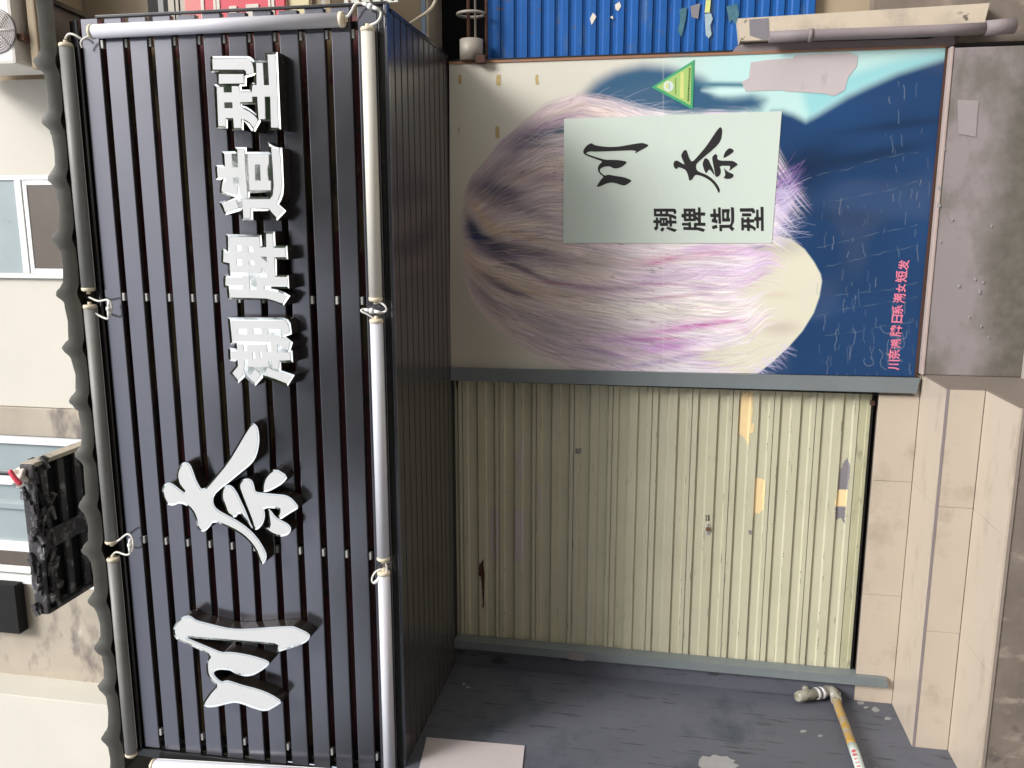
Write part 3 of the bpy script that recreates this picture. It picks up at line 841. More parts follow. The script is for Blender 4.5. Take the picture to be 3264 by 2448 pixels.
na_p = [[(1542, 93), (1575, 140), (1570, 260), (1545, 370), (1480, 470), (1350, 590), (1200, 715), (1045, 850), (1030, 900), (1035, 960), (1060, 1005), (1130, 1040), (1240, 1080), (1340, 1145), (1430, 1230), (1500, 1330), (1528, 1400), (1520, 1440),
         (1500, 1475), (1470, 1400), (1420, 1310), (1340, 1220), (1240, 1155), (1130, 1105), (1020, 1085), (985, 1130), (950, 1185), (920, 1205), (885, 1205), (870, 1100), (820, 990), (760, 960), (700, 935), (640, 935), (650, 960), (630, 968),
         (590, 955), (565, 900), (562, 860), (580, 810), (620, 788), (660, 800), (740, 850), (800, 878), (760, 790), (720, 700), (740, 640), (780, 580), (810, 570), (840, 585), (865, 660), (890, 740), (950, 830), (1080, 690), (1250, 490), (1400, 260), (1500, 120)],
        [(1225, 735), (1290, 770), (1330, 860), (1380, 960), (1420, 1090), (1400, 1085), (1360, 1030), (1310, 970), (1275, 1010), (1240, 1065), (1205, 1000), (1180, 920), (1165, 870), (1190, 780)],
        [(1440, 655), (1475, 680), (1470, 760), (1540, 795), (1700, 795), (1800, 800), (1860, 835), (1905, 875), (1840, 920), (1770, 970), (1710, 1015), (1740, 940), (1735, 905), (1710, 900), (1515, 900), (1545, 980), (1545, 1060), (1510, 1110),
         (1460, 1140), (1430, 1115), (1415, 1000), (1385, 860), (1360, 730), (1400, 675)],
        [(1730, 525), (1825, 580), (1790, 630), (1700, 690), (1595, 750), (1610, 670), (1650, 590)],
        [(1605, 935), (1640, 980), (1710, 1035), (1800, 1070), (1815, 1105), (1790, 1145), (1720, 1175), (1650, 1170), (1595, 1145), (1635, 1110), (1635, 1040)]]
flat_poly('character', 'ink', [smooth_poly(px(p, 2060, 390, 6.506)) for p in na_p], STY - 0.0012, stk, 0.0008)

# ---- glyph outlines of the four block characters (traced from the letters on the sign)
GL = {}
GL['xing'] = dict(o=(660, 150), outer=[(100, 172), (760, 170), (810, 180), (850, 215), (885, 245), (1100, 245), (1097, 95), (1330, 92), (1395, 1560), (1170, 1568), (1165, 1405), (1015, 1405), (905, 1600), (845, 1590), (760, 1470), (685, 1405), (690, 1575), (470, 1575),
                  (460, 1382), (385, 1382), (390, 1540), (175, 1540), (128, 708), (190, 705), (175, 505), (180, 485), (68, 478), (55, 220), (70, 185)],
                  holes=[[(745, 575), (885, 535), (885, 670), (850, 675), (815, 700), (798, 740), (798, 805), (650, 805), (648, 740), (745, 738)], [(660, 1087), (912, 1087), (920, 1260), (830, 1180), (740, 1125), (662, 1105)]],
                  faces=[([(105, 228), (770, 218), (820, 245), (855, 320), (878, 420), (885, 490), (745, 520), (735, 460), (700, 425), (110, 422)], []),
                         ([(225, 512), (690, 512), (700, 685), (225, 690)], []),
                         ([(188, 755), (310, 755), (318, 860), (470, 858), (470, 740), (600, 740), (612, 850), (850, 850), (855, 745), (880, 715), (940, 722), (930, 300), (1050, 300), (1075, 722), (1175, 720), (1145, 145), (1290, 140), (1300, 180), (1350, 1520), (1212, 1520),
                           (1195, 935), (1088, 935), (1100, 1360), (975, 1360), (950, 935), (850, 935), (855, 1035), (625, 1040), (640, 1120), (690, 1165), (800, 1225), (900, 1300), (965, 1385), (885, 1530), (800, 1420), (720, 1370), (645, 1355), (645, 1525), (510, 1525), (498, 1340), (350, 1340), (345, 1490), (215, 1490)],
                          [[(325, 1042), (480, 1042), (487, 1155), (328, 1155)]])])
GL['zao'] = dict(o=(660, 440), outer=[(1145, 70), (1200, 120), (1270, 160), (1350, 180), (1415, 178), (1430, 400), (1450, 900), (1440, 1060), (1400, 1170), (1355, 1248), (1495, 1375), (1410, 1470), (1320, 1560), (1270, 1535), (1150, 1378), (865, 1378), (870, 1555), (650, 1555), (635, 1370),
                 (350, 1455), (320, 1420), (220, 1212), (500, 1125), (270, 1050), (235, 1010), (250, 880), (262, 790), (170, 785), (150, 560), (165, 520), (200, 508), (300, 510), (275, 255), (525, 250), (525, 172), (745, 172), (750, 262), (1165, 260)],
                 holes=[[(805, 1040), (1195, 1035), (1155, 1110), (808, 1105)]],
                 faces=[([(330, 300), (460, 295), (485, 555), (590, 555), (575, 220), (710, 220), (725, 600), (765, 1100), (630, 1100), (605, 740), (500, 740), (505, 870), (580, 915), (565, 1090), (450, 1050), (275, 1005), (285, 890), (295, 825), (355, 835), (360, 745), (205, 740), (190, 565), (345, 560)], []),
                        ([(770, 310), (1165, 305), (1165, 480), (1140, 560), (1145, 700), (1160, 805), (1205, 805), (1205, 985), (805, 988)], [[(905, 500), (1005, 500), (1015, 805), (910, 805)]]),
                        ([(290, 1235), (540, 1155), (595, 1315), (345, 1400)], []),
                        ([(1215, 185), (1290, 215), (1370, 220), (1395, 500), (1408, 900), (1395, 1030), (1350, 1140), (1310, 1245), (1440, 1370), (1320, 1510), (1160, 1325), (820, 1330), (820, 1508), (690, 1508), (665, 1160), (1190, 1155), (1245, 1080), (1262, 900), (1240, 500)], [])])
GL['pai'] = dict(o=(680, 720), outer=[(232, 155), (905, 170), (925, 365), (955, 365), (945, 103), (1160, 103), (1175, 370), (1395, 372), (1412, 635), (1195, 637), (1200, 928), (1420, 930), (1435, 1190), (1090, 1185), (1230, 1210), (1340, 1250), (1455, 1320), (1325, 1510), (1200, 1450), (1060, 1415),
                 (900, 1400), (270, 1390), (250, 1165), (195, 1160), (185, 1000), (205, 925), (280, 915), (268, 735), (190, 715), (145, 680), (155, 450), (180, 432), (215, 435), (250, 455)], holes=[],
                 faces=[([(280, 210), (870, 212), (885, 410), (1005, 405), (998, 150), (1115, 150), (1140, 415), (1360, 418), (1370, 590), (1150, 592), (1170, 965), (1400, 970), (1395, 1135), (955, 1135), (960, 1205), (1120, 1225), (1250, 1265), (1385, 1330), (1300, 1465), (1150, 1410), (1000, 1370), (310, 1350),
                          (305, 1190), (555, 1205), (555, 1125), (230, 1115), (235, 975), (550, 975), (555, 940), (680, 940), (690, 1210), (825, 1215), (820, 975), (1020, 975), (1020, 890), (915, 795), (912, 885), (320, 885), (310, 705), (190, 680), (195, 485), (300, 515)],
                         [[(428, 368), (530, 368), (537, 475), (435, 475)], [(655, 385), (755, 385), (765, 500), (660, 500)], [(435, 635), (540, 635), (548, 745), (440, 745)], [(670, 650), (760, 655), (782, 690), (780, 745), (675, 740)], [(890, 580), (1010, 580), (1015, 690)]])])
GL['chao'] = dict(o=(700, 990), outer=[(150, 130), (1210, 132), (1290, 165), (1340, 240), (1362, 400), (1362, 445), (1240, 490), (1385, 600), (1340, 750), (1375, 755), (1388, 985), (1160, 985), (1165, 1130), (1420, 1215), (1285, 1430), (820, 1262), (670, 1430), (475, 1255), (348, 1375), (190, 1180),
                  (310, 1045), (300, 965), (190, 955), (165, 920), (160, 720), (190, 700), (290, 712), (280, 640), (200, 635)], holes=[],
                  faces=[([(210, 188), (1210, 188), (1270, 225), (1305, 300), (1318, 415), (1210, 470), (1185, 455), (1180, 370), (1150, 345), (910, 345), (920, 450), (1060, 470), (1220, 525), (1330, 590), (1295, 750), (1090, 630), (1100, 790), (1330, 795), (1345, 935), (1130, 940), (1115, 1100), (1000, 1095),
                           (1000, 940), (925, 940), (930, 1060), (545, 1060), (535, 930), (465, 930), (470, 1065), (440, 1080), (480, 1170), (350, 1310), (245, 1180), (350, 1050), (340, 920), (215, 912), (215, 770), (330, 765), (330, 635), (440, 635), (455, 765), (520, 770), (520, 650), (890, 645), (900, 785), (980, 785),
                           (965, 590), (240, 582)],
                          [[(345, 345), (515, 345), (520, 450), (348, 445)], [(630, 340), (785, 340), (795, 440), (635, 445)], [(620, 778), (665, 778), (682, 915), (628, 915)], [(750, 780), (795, 780), (805, 900), (765, 900)]]),
                         ([(675, 1115), (775, 1210), (665, 1365), (555, 1250)], []),
                         ([(900, 1090), (1370, 1245), (1270, 1375), (850, 1205)], [])])
GS = 1778 / 300.0
# the same characters in black on the sticker
boxes = {'chao': (165, 560, 128, 515), 'pai': (625, 1025, 108, 512), 'zao': (1095, 1503, 98, 500), 'xing': (1580, 1983, 98, 497)}
for k, (x0, x1, y0, y1) in boxes.items():
    allp = [p for f, h in GL[k]['faces'] for p in f]
    a0, a1 = min(p[0] for p in allp), max(p[0] for p in allp)
    b0, b1 = min(p[1] for p in allp), max(p[1] for p in allp)
    lean = 40.0   # the sign's letters lean with perspective, the print does not

    def mp_(p):
        yy = (p[1] - b0) / (b1 - b0)
        return (2050 + (x0 + (x1 - x0) * (p[0] - a0 - lean * yy + lean * .5) / (a1 - a0)) / 5.144, 640 + (y0 + (y1 - y0) * yy) / 5.144)
    mb = MB()
    for f, h in GL[k]['faces']:
        fill(mb, [mp_(p) for p in f], [[mp_(p) for p in hh] for hh in h], lambda a, b: at(a, b, STY - 0.0012))
    mb.build('character', 'ink', stk)

# pink handwriting in the corner of the print
def text_obj(body, size, name, mat, parent, M4, bold=0.0):
    c = bpy.data.curves.new(name, 'FONT')
    c.body = body; c.size = size; c.offset = bold; c.resolution_u = 2
    c.extrude = 0.0004
    o = bpy.data.objects.new('tmp', c)
    COL.objects.link(o)
    dg = bpy.context.evaluated_depsgraph_get()
    me_ = bpy.data.meshes.new_from_object(o.evaluated_get(dg))
    bpy.data.objects.remove(o)
    me_.name = name
    me_.materials.clear(); me_.materials.append(MAT[mat])
    o2 = bpy.data.objects.new(name, me_)
    COL.objects.link(o2)
    o2.parent = parent
    me_.transform(M4)
    return o2


def wall_matrix(p, ang=0.0, sx=1, sz=1):
    """text plane: local x along world x, local y up world z, facing the street"""
    return Matrix.Translation(Vector(p)) @ Matrix.Rotation(-ang, 4, 'Y') @ Matrix(((sx, 0, 0, 0), (0, 0, -1, 0), (0, sz, 0, 0), (0, 0, 0, 1)))


hand = [('川', 2852, 1166), ('奈', 2853, 1132), ('潮', 2858, 1097), ('牌', 2858, 1060), ('日', 2862, 1021), ('系', 2865, 990), ('潮', 2870, 953), ('女', 2874, 918), ('短', 2877, 886), ('发', 2882, 848)]
for ch, u, v in hand:
    p = at(u + 10, v + 14, BY - 0.0015)
    text_obj(ch, 0.058 if ch != '女' else 0.046, 'handwriting', 'pink', bt, wall_matrix(p, R_(rnd.uniform(-4, 8)), rnd.uniform(.85, 1.05), rnd.uniform(.85, 1.05)), 0.0012)

# green triangular certificate label
tri = flat_poly('triangle_label', 'green', [px([(150, 905), (1415, 95), (1365, 1560)], 2060, 180, 9.217)], STY, bt, 0.0016)
flat_poly('label_field', 'lime', [px([(290, 890), (1335, 230), (1300, 1435)], 2060, 180, 9.217)], STY - 0.0008, tri, 0.0005)
flat_poly('label_band', 'labelyellow', [px([(1010, 470), (1100, 455), (1105, 1240), (985, 1215)], 2060, 180, 9.217)], STY - 0.0014, tri, 0.0004)
flat_poly('label_disc', 'labelwhite', [px([(655 + 148 * math.cos(a), 875 + 155 * math.sin(a)) for a in np.linspace(0, 2 * math.pi, 25)[:-1]], 2060, 180, 9.217)], STY - 0.0014, tri, 0.0004)
flat_poly('label_emblem', 'labelyellow', [px([(560, 870), (610, 780), (655, 770), (660, 960), (610, 950)], 2060, 180, 9.217)], STY - 0.002, tri, 0.0004)
flat_poly('label_emblem', 'labelblue', [px([(668, 770), (690, 780), (700, 870), (695, 960), (668, 970), (680, 870)], 2060, 180, 9.217)], STY - 0.002, tri, 0.0004)
mb = MB()
for i in range(8):
    y = 640 + i * 62
    for a, b, c, d in [(840, 885, y, y + 10), (840, 885, y + 26, y + 36), (856, 868, y, y + 36)]:
        fill(mb, px([(a, c), (b, c), (b, d), (a, d)], 2060, 180, 9.217), [], lambda p, q_: at(p, q_, STY - 0.0014))
for i in range(17):
    y = 345 + i * 58
    x = 1275 - i * 2.6
    for a, b, c, d in [(-26, 26, 0, 12), (-26, 26, 28, 40), (-8, 6, 0, 40), (rnd.choice([-24, 12]), rnd.choice([-16, 22]), 6, 34)]:
        fill(mb, px([(x + a, y + c), (x + b, y + c), (x + b, y + d), (x + a, y + d)], 2060, 180, 9.217), [], lambda p, q_: at(p, q_, STY - 0.0014))
mb.build('label_text', 'labelink', tri)

# ================================================================== ROLLER SHUTTER
SX0, SX1 = -2.50, -0.84
SY = 0.05
PH = 0.2176
fr = [(0, 0), (.13, 0), (.150, 1), (.38, 1), (.415, 0), (.62, 0), (.640, 1), (.85, 1), (.885, 0), (.982, 0), (.982, 1.3), (1.0, 1.3)]
DEP = 0.0125
sh = thing('roller_shutter', (-1.7, 0.05, 0.33), 'closed olive-green roller shutter with filler patches and torn paper scraps', 'shutter')


def shutter_y(z):
    f = ((2.584 - z) / PH) % 1.0
    for (a, ya), (b, yb) in zip(fr[:-1], fr[1:]):
        if a <= f <= b:
            return SY + DEP * (ya + (yb - ya) * ((f - a) / (b - a) if b > a else 0))
    return SY


prof = [(DEP * d, -PH * f) for f, d in fr] + [(0.02, -PH), (0.02, 0)]
m0 = MB()
m0.prism(prof, 'x', SX0, SX1)
first = m0.build('slat', 'shutter', sh)
first.location = (0, SY, 2.584 + PH)
zz = 2.584
while zz > 0.42:
    c = first.copy(); COL.objects.link(c); c.parent = sh; c.location = (0, SY + rnd.uniform(-.0008, .0008), zz)
    zz -= PH
zb = zz  # top of bottom rail
br = MB()
br.prism([(SY, zb), (SY, 0.372), (SY - 0.004, 0.368), (SY - 0.004, 0.352), (SY + 0.03, 0.352), (SY + 0.03, zb)], 'x', SX0, SX1)
br.build('bottom_rail', 'shutter_low', sh)
MB().box(SX0 + .02, SX1 - .02, SY + 0.004, SY + 0.02, 0.338, 0.352).build('rubber_seal', 'frame_black', sh)


def conform(poly, mat, name='paint_patch', dx=0.004, rag=0.0):
    xs_, zs_ = [], []
    for u, v in poly:
        p = at(u, v, SY); xs_.append(p[0]); zs_.append(p[2])
    P = [(a, b) for a, b in zip(xs_, zs_)]
    z0, z1 = min(zs_), max(zs_)
    x0, x1 = min(xs_), max(xs_)
    nx = max(2, int((x1 - x0) / dx)); nz_ = max(2, int((z1 - z0) / 0.003))
    gx = np.linspace(x0, x1, nx + 1); gz = np.linspace(z0, z1, nz_ + 1)
    cx_, cz_ = np.meshgrid((gx[:-1] + gx[1:]) / 2, (gz[:-1] + gz[1:]) / 2)
    jit = rag * (vnoise(cx_ * 160, cz_ * 160, 3) - .5)
    ins = inpoly(cx_ + jit, cz_ + jit, P)
    mb_ = MB()
    ids = {}
    vs_, fs_ = [], []

    def vid(i, k):
        if (i, k) not in ids:
            ids[(i, k)] = len(vs_)
            vs_.append((gx[i], shutter_y(gz[k]) - 0.0016, gz[k]))
        return ids[(i, k)]
    for k in range(nz_):
        for i in range(nx):
            if ins[k, i]:
                fs_.append((vid(i, k), vid(i + 1, k), vid(i + 1, k + 1), vid(i, k + 1)))
    if fs_:
        mb_.add(vs_, fs_)
        return mb_.build(name, mat, sh)


Z3 = (2100, 1180, 2.765)
conform(px([(745, 200), (790, 195), (825, 180), (830, 350), (815, 480), (840, 460), (838, 550), (800, 560), (795, 665), (735, 580), (705, 560), (720, 250)], *Z3), 'patchcream', rag=.006)
conform(px([(880, 955), (938, 970), (925, 1225), (890, 1270), (850, 1260), (822, 1300), (835, 1250), (850, 960)], *Z3), 'patchcream', rag=.004)
conform(px([(1665, 775), (1685, 850), (1665, 1055), (1585, 1055), (1600, 900), (1625, 830)], *Z3), 'patchgrey', rag=.006)
conform(px([(1590, 1057), (1662, 1060), (1650, 1205), (1565, 1205), (1550, 1180), (1570, 1090)], *Z3), 'patchcream', rag=.003)
conform(px([(1550, 1208), (1650, 1212), (1640, 1360), (1605, 1300), (1560, 1330)], *Z3), 'patchgrey', rag=.006)
conform(px([(788, 1410), (820, 1412), (818, 1448), (790, 1442)], *Z3), 'patchgrey', rag=.006)
conform([(1638, 1626), (1670, 1625), (1670, 1788), (1638, 1790)], 'paper', 'paper_scrap', rag=.012)
conform([(1577, 1621), (1590, 1621), (1592, 1785), (1579, 1784)], 'paper', 'paper_scrap', rag=.008)
conform([(1562, 1618), (1571, 1618), (1572, 1780), (1560, 1782)], 'paper', 'paper_scrap', rag=.008)
conform([(1662, 1397), (1669, 1397), (1666, 1527), (1642, 1520), (1660, 1490), (1645, 1472), (1640, 1450), (1658, 1450)], 'paper', 'paper_scrap', rag=.008)
conform([(1709, 1536), (1722, 1556), (1727, 1600), (1724, 1654), (1720, 1607), (1712, 1564)], 'paper', 'paper_scrap', rag=.004)
conform([(1528, 1799), (1541, 1782), (1545, 1830), (1543, 1934), (1539, 1939), (1534, 1840), (1525, 1832)], 'darkrust', 'rust_stain', rag=.006)
conform([(1451, 1185), (1463, 1185), (1461, 1215), (1456, 1248), (1451, 1215)], 'darkrust', 'rust_stain', rag=.004)
conform([(1834, 1430), (1852, 1430), (1852, 1446), (1834, 1446)], 'patchgrey', 'smudge')
# worn edges: short dark scuffs along the raised ribs, and two thin scratched lines
sc_r = random.Random(3)
scf = MB()
for k in range(150):
    zr_ = 2.584 - PH * (sc_r.randint(0, 10) + sc_r.choice([0.0, .125, .42, .615, .885])) + sc_r.uniform(-.004, .002)
    if zr_ < .42 or zr_ > 2.58: continue
    xx = sc_r.uniform(SX0 + .05, SX1 - .1); L = sc_r.uniform(.006, .07)
    yq = shutter_y(zr_) - .0012
    h_ = sc_r.uniform(.0012, .0034)
    for q_ in range(max(1, int(L / .012))):
        xq = xx + q_ * .014; lq = sc_r.uniform(.003, .012)
        scf.add([(xq, yq, zr_), (xq + lq, yq, zr_ + sc_r.uniform(-.001, .001)), (xq + lq, shutter_y(zr_ + h_) - .0012, zr_ + h_), (xq, shutter_y(zr_ + h_) - .0012, zr_ + h_)], [(0, 1, 2, 3)])
tag(scf.build('scuff_marks', 'ink', sh), kind='stuff')
# lock
p = at(2257, 1686, SY)
lk = MB()
lk.prism([(p[0] + 0.036 * math.cos(t) * (1 if abs(math.cos(t)) > .5 else .8), p[2] + 0.0155 * math.sin(t)) for t in np.linspace(0, 2 * math.pi, 17)[:-1]], 'y', SY - 0.004, SY + 0.006)
lk = lk.build('lock', 'plate', sh)
MB().tube([(p[0] + .002, SY + 0.0, p[2]), (p[0] + .002, SY - 0.012, p[2])], 0.0135, 14).build('lock_cylinder', 'brass', lk)
MB().tube([(p[0] + .025, SY + 0.0, p[2]), (p[0] + .025, SY - 0.0055, p[2])], 0.004, 8).build('rivet', 'rust', lk)
MB().tube([(p[0] - .022, SY + 0.0, p[2]), (p[0] - .022, SY - 0.0055, p[2])], 0.004, 8).build('rivet', 'rust', lk)
mb = MB()
for i in range(5):
    a = at(2251 + 0, 1643 + i * 4, SY)
    mb.box(a[0] - .0022, a[0] + .0022, SY - 0.0012, SY, a[2] - .003, a[2] + .003)
    a = at(2259, 1643 + i * 4, SY)
    mb.box(a[0] - .0025, a[0] + .0025, SY - 0.0012, SY, a[2] - .005, a[2] + .005)
mb.build('stamp_mark', 'ink', lk)
for u, v in ((2261, 1458), (2278, 1458)):
    a = at(u, v, SY)
    MB().tube([(a[0], shutter_y(a[2]), a[2]), (a[0], shutter_y(a[2]) - .004, a[2])], 0.004, 8).build('rivet', 'steelpaint', sh)

# rails
a0, a1 = at(1462, 1176, -0.04), at(2926, 1222, -0.04)
rr_ = thing('guide_rail', (-0.8, 0, 0.14), 'blue-grey painted guide rail between the poster board and the olive shutter', 'rail')
MB().prism([(-0.787, 2.63), (-0.768, 0.146), (-0.848, 0.156), (-0.862, 2.63)], 'y', -0.04, 0.045).build('channel', 'rail', rr_)
MB().box(-0.8645, -0.8625, -0.02, 0.04, 0.16, 2.6).build('lip', 'frame_black', rr_)
lr_ = thing('guide_rail', (-2.5, 0, 0.16), 'blue-grey painted guide rail at the left of the shutter, beside the side wall', 'rail')
MB().prism([(-2.452, 2.63), (-2.458, 0.176), (-2.508, 0.164), (-2.502, 2.63)], 'y', -0.04, 0.045).build('channel', 'rail', lr_)
flat_poly('tape_scrap', 'purple', [[(1814, 2078), (1864, 2084), (1865, 2108), (1813, 2102)]], -0.0415, lr_)

# small floor bolt at foot of the shutter
mb = MB()
a = at(2782, 1285, 0.03)
mb.box(a[0] - .012, a[0] + .012, 0.02, 0.045, a[2] - .01, a[2] + .012, 0.002)
mb.build('floor_bolt', 'darkrust', sh)

# ================================================================== SIGN BOX with slats
SZ0 = 2.633
sg = thing('shop_sign', (-0.9, -0.5, 2.63), 'projecting dark slatted shop sign with white characters 川奈潮牌造型 over the shutter', 'sign')
SLX0, SLX1 = -2.69, 0.905
FY = -1.012
# slat section: softly crowned face with rolled edges
def slat_profile(h, d):
    pts = []
    r = 0.0032
    for t in np.linspace(90, 180, 5):
        pts.append((r + r * math.cos(R_(t)), -r + r * math.sin(R_(t))))
    for t in np.linspace(180, 270, 5):
        pts.append((r + r * math.cos(R_(t)), -h + r + r * math.sin(R_(t))))
    pts.append((d, -h)); pts.append((d, 0))
    return pts


sp = slat_profile(0.086, 0.028)
ms = MB(); ms.prism(sp, 'x', SLX0, SLX1)
sl0 = ms.build('slat', 'slat', sg)
for pl_ in sl0.data.polygons:
    pl_.use_smooth = False
STEP = 0.1182
for k in range(12):
    o = sl0 if k == 0 else sl0.copy()
    if k: COL.objects.link(o); o.parent = sg
    o.location = (rnd.uniform(-.003, .003), FY + rnd.uniform(-.001, .001), 4.062 - STEP * k)
    o.rotation_euler = (R_(rnd.uniform(-.9, .9)), 0, 0)
# uprights behind slats and clips
for x in (-2.66, -1.54, -0.33, 0.84):
    MB().box(x - .015, x + .015, FY + 0.030, FY + 0.06, SZ0 + .03, 4.1).build('upright', 'frame_black', sg)
for x in (-1.54, -0.33, 0.80, -2.60):
    for k in range(11):
        z = 4.062 - STEP * k - 0.086
        if x == -2.60 and k % 2: continue
        MB().box(x - .018, x + .018, FY + 0.006, FY + 0.028, z - 0.014, z - 0.001, 0.002).build('clip', 'clip', sg)
MB().box(SLX0, SLX1, -0.86, -0.84, SZ0 + .03, 4.1).build('old_signboard', 'oldsign', sg)
MB().box(SLX0 - .03, SLX1 + .0, FY + .01, -0.9, 4.085, 4.125, 0.003).build('top_beam', 'frame_black', sg)
MB().tube([(SLX0, FY - .004, 4.078), (SLX1, FY - .004, 4.078)], 0.009, 10).build('top_bead', 'frame_black', sg)
MB().box(SLX0, SLX1 + .012, FY + .0, FY + .05, SZ0 + .001, SZ0 + .040, 0.004).build('bottom_beam', 'frame_black', sg)
MB().box(SLX0, SLX1 + .016, FY - .010, FY + .012, SZ0 - .006, SZ0 + .010, 0.003).build('corner_trim', 'slat', sg)
MB().box(SLX1 + .001, SLX1 + .014, FY - .012, FY + .004, SZ0 + .00, 3.98, 0.003).build('end_trim', 'frame_black', sg)
MB().box(SLX0 - .05, SLX0 - .004, FY - .012, FY + .02, SZ0 + .0, 4.1, 0.003).build('end_trim', 'frame_black', sg)
MB().box(SLX0, SLX0 + .01, FY + .02, 0.0, SZ0 + .02, 4.1).build('end_panel', 'inner', sg)
# soffit: eleven planks with recessed joints
ny = 11
yw = (abs(FY) + 0.0) / ny
for i in range(ny):
    y0 = FY + 0.012 + i * (abs(FY) - 0.006) / ny
    y1 = y0 + (abs(FY) - 0.006) / ny - 0.014
    MB().box(SLX0 + .0, 0.888, y0, y1, SZ0, SZ0 + 0.012, 0.003).build('soffit_plank', 'soffit', sg)
MB().box(SLX0, 0.885, FY + .05, 0.0, SZ0 + 0.013, SZ0 + 0.022).build('soffit_backing', 'gap', sg)
MB().box(0.888, 0.905, FY + .05, 0.0, SZ0 - 0.004, SZ0 + 0.03, 0.003).build('soffit_edge_trim', 'frame_black', sg)

# ---- letters
LF = -1.092   # plane of the letter rims


def letter(name, label, comps, cam_scale=1.0, w=7.0):
    """comps: list of dict(outer, holes, faces) in photo pixels"""
    mb_r, mb_t, mb_f = MB(), MB(), MB()
    to = lambda y: (lambda a, b: at(a, b, LF) + np.array([0, y, 0]))
    for c in comps:
        for lp in [c['outer']] + c['holes']:
            n = len(lp)
            f = [to(0)(*p) for p in lp]; bk = [to(0.076)(*p) for p in lp]
            mb_r.add(f + bk, [(i, (i + 1) % n, n + (i + 1) % n, n + i) for i in range(n)])
        # concave mirror lip
        io = inset(c['outer'], w)
        ih = [inset(h, -w * .8) for h in c['holes']]
        for lp, ip in [(c['outer'], io)] + list(zip(c['holes'], ih)):
            n = len(lp)
            f = [to(0)(*p) for p in lp]; g_ = [to(0.0013)(*p) for p in ip]
            mb_t.add(f + g_, [(i, (i + 1) % n, n + (i + 1) % n, n + i) for i in range(n)])
        if c['faces'] is None:
            fill(mb_f, io, ih, to(0.0004))
        else:
            fill(mb_t, io, ih, to(0.0013))
            for fo, fh in c['faces']:
                fill(mb_f, fo, fh, to(-0.0012))
                for lp in [fo] + fh:
                    n = len(lp)
                    f = [to(-0.0012)(*p) for p in lp]; g_ = [to(0.0011)(*p) for p in lp]
                    mb_f.add(f + g_, [(i, (i + 1) % n, n + (i + 1) % n, n + i) for i in range(n)])
        fill(mb_r, c['outer'], c['holes'], to(0.076))
    r = mb_r.build('letter', 'return', sg)
    r['label'] = label
    t = mb_t.build('trim', 'mirror', r)
    mb_f.build('face', 'face', r)
    # stand-off pins
    return r


for k, lab in (('xing', 'white block character 型 with mirror steel rim, rightmost on the sign'), ('zao', 'white block character 造 with mirror steel rim'),
               ('pai', 'white block character 牌 with mirror steel rim'), ('chao', 'white block character 潮 with mirror steel rim')):
    d = GL[k]
    cv = lambda P: px(P, d['o'][0], d['o'][1], GS)
    letter(k, lab, [dict(outer=cv(d['outer']), holes=[cv(h) for h in d['holes']], faces=[(cv(f), [cv(h) for h in hh]) for f, hh in d['faces']])])
NAI = [[(1005, 85), (1060, 120), (1080, 190), (1085, 300), (1060, 430), (1010, 520), (900, 610), (745, 738), (690, 775), (600, 860), (595, 950), (640, 1010), (760, 1075), (860, 1130), (960, 1200), (1060, 1300), (1130, 1410), (1165, 1490), (1150, 1560), (1108, 1600), (1080, 1540), (1040, 1430), (960, 1330), (860, 1250),
        (720, 1180), (600, 1135), (560, 1190), (520, 1235), (480, 1245), (430, 1215), (410, 1100), (365, 1010), (300, 960), (235, 940), (200, 960), (150, 970), (100, 950), (65, 880), (52, 800), (80, 740), (120, 722), (160, 730), (215, 770), (275, 820), (300, 835), (255, 780), (225, 740), (205, 650), (225, 570), (270, 515), (310, 505), (355, 530), (390, 620), (420, 710), (485, 815),
        (600, 680), (740, 510), (850, 330), (930, 190)],
       [(700, 775), (748, 745), (800, 760), (850, 830), (885, 905), (935, 1010), (985, 1140), (1020, 1215), (1000, 1205), (920, 1105), (870, 1040), (835, 1095), (790, 1085), (740, 1050), (710, 960), (680, 880), (685, 810)],
       [(960, 675), (1010, 700), (1030, 760), (1040, 820), (1100, 830), (1250, 845), (1370, 855), (1440, 900), (1508, 990), (1440, 1030), (1360, 1080), (1310, 1115), (1265, 1095), (1290, 1040), (1290, 1000), (1130, 990), (1145, 1060), (1135, 1130), (1100, 1195), (1045, 1232), (1015, 1195), (1003, 1140), (950, 1005), (900, 880), (857, 760), (890, 700)],
       [(1250, 570), (1390, 655), (1340, 730), (1240, 790), (1170, 823), (1110, 823), (1120, 720), (1160, 640)],
       [(1165, 996), (1200, 1010), (1258, 1090), (1330, 1130), (1390, 1160), (1425, 1210), (1400, 1270), (1330, 1298), (1240, 1285), (1140, 1220), (1190, 1190), (1180, 1100)]]
letter('nai', 'large white brush character 奈 with mirror rim, second from the left', [dict(outer=smooth_poly(px(p, 500, 1320, 3.318)), holes=[], faces=None) for p in NAI], w=5.2)
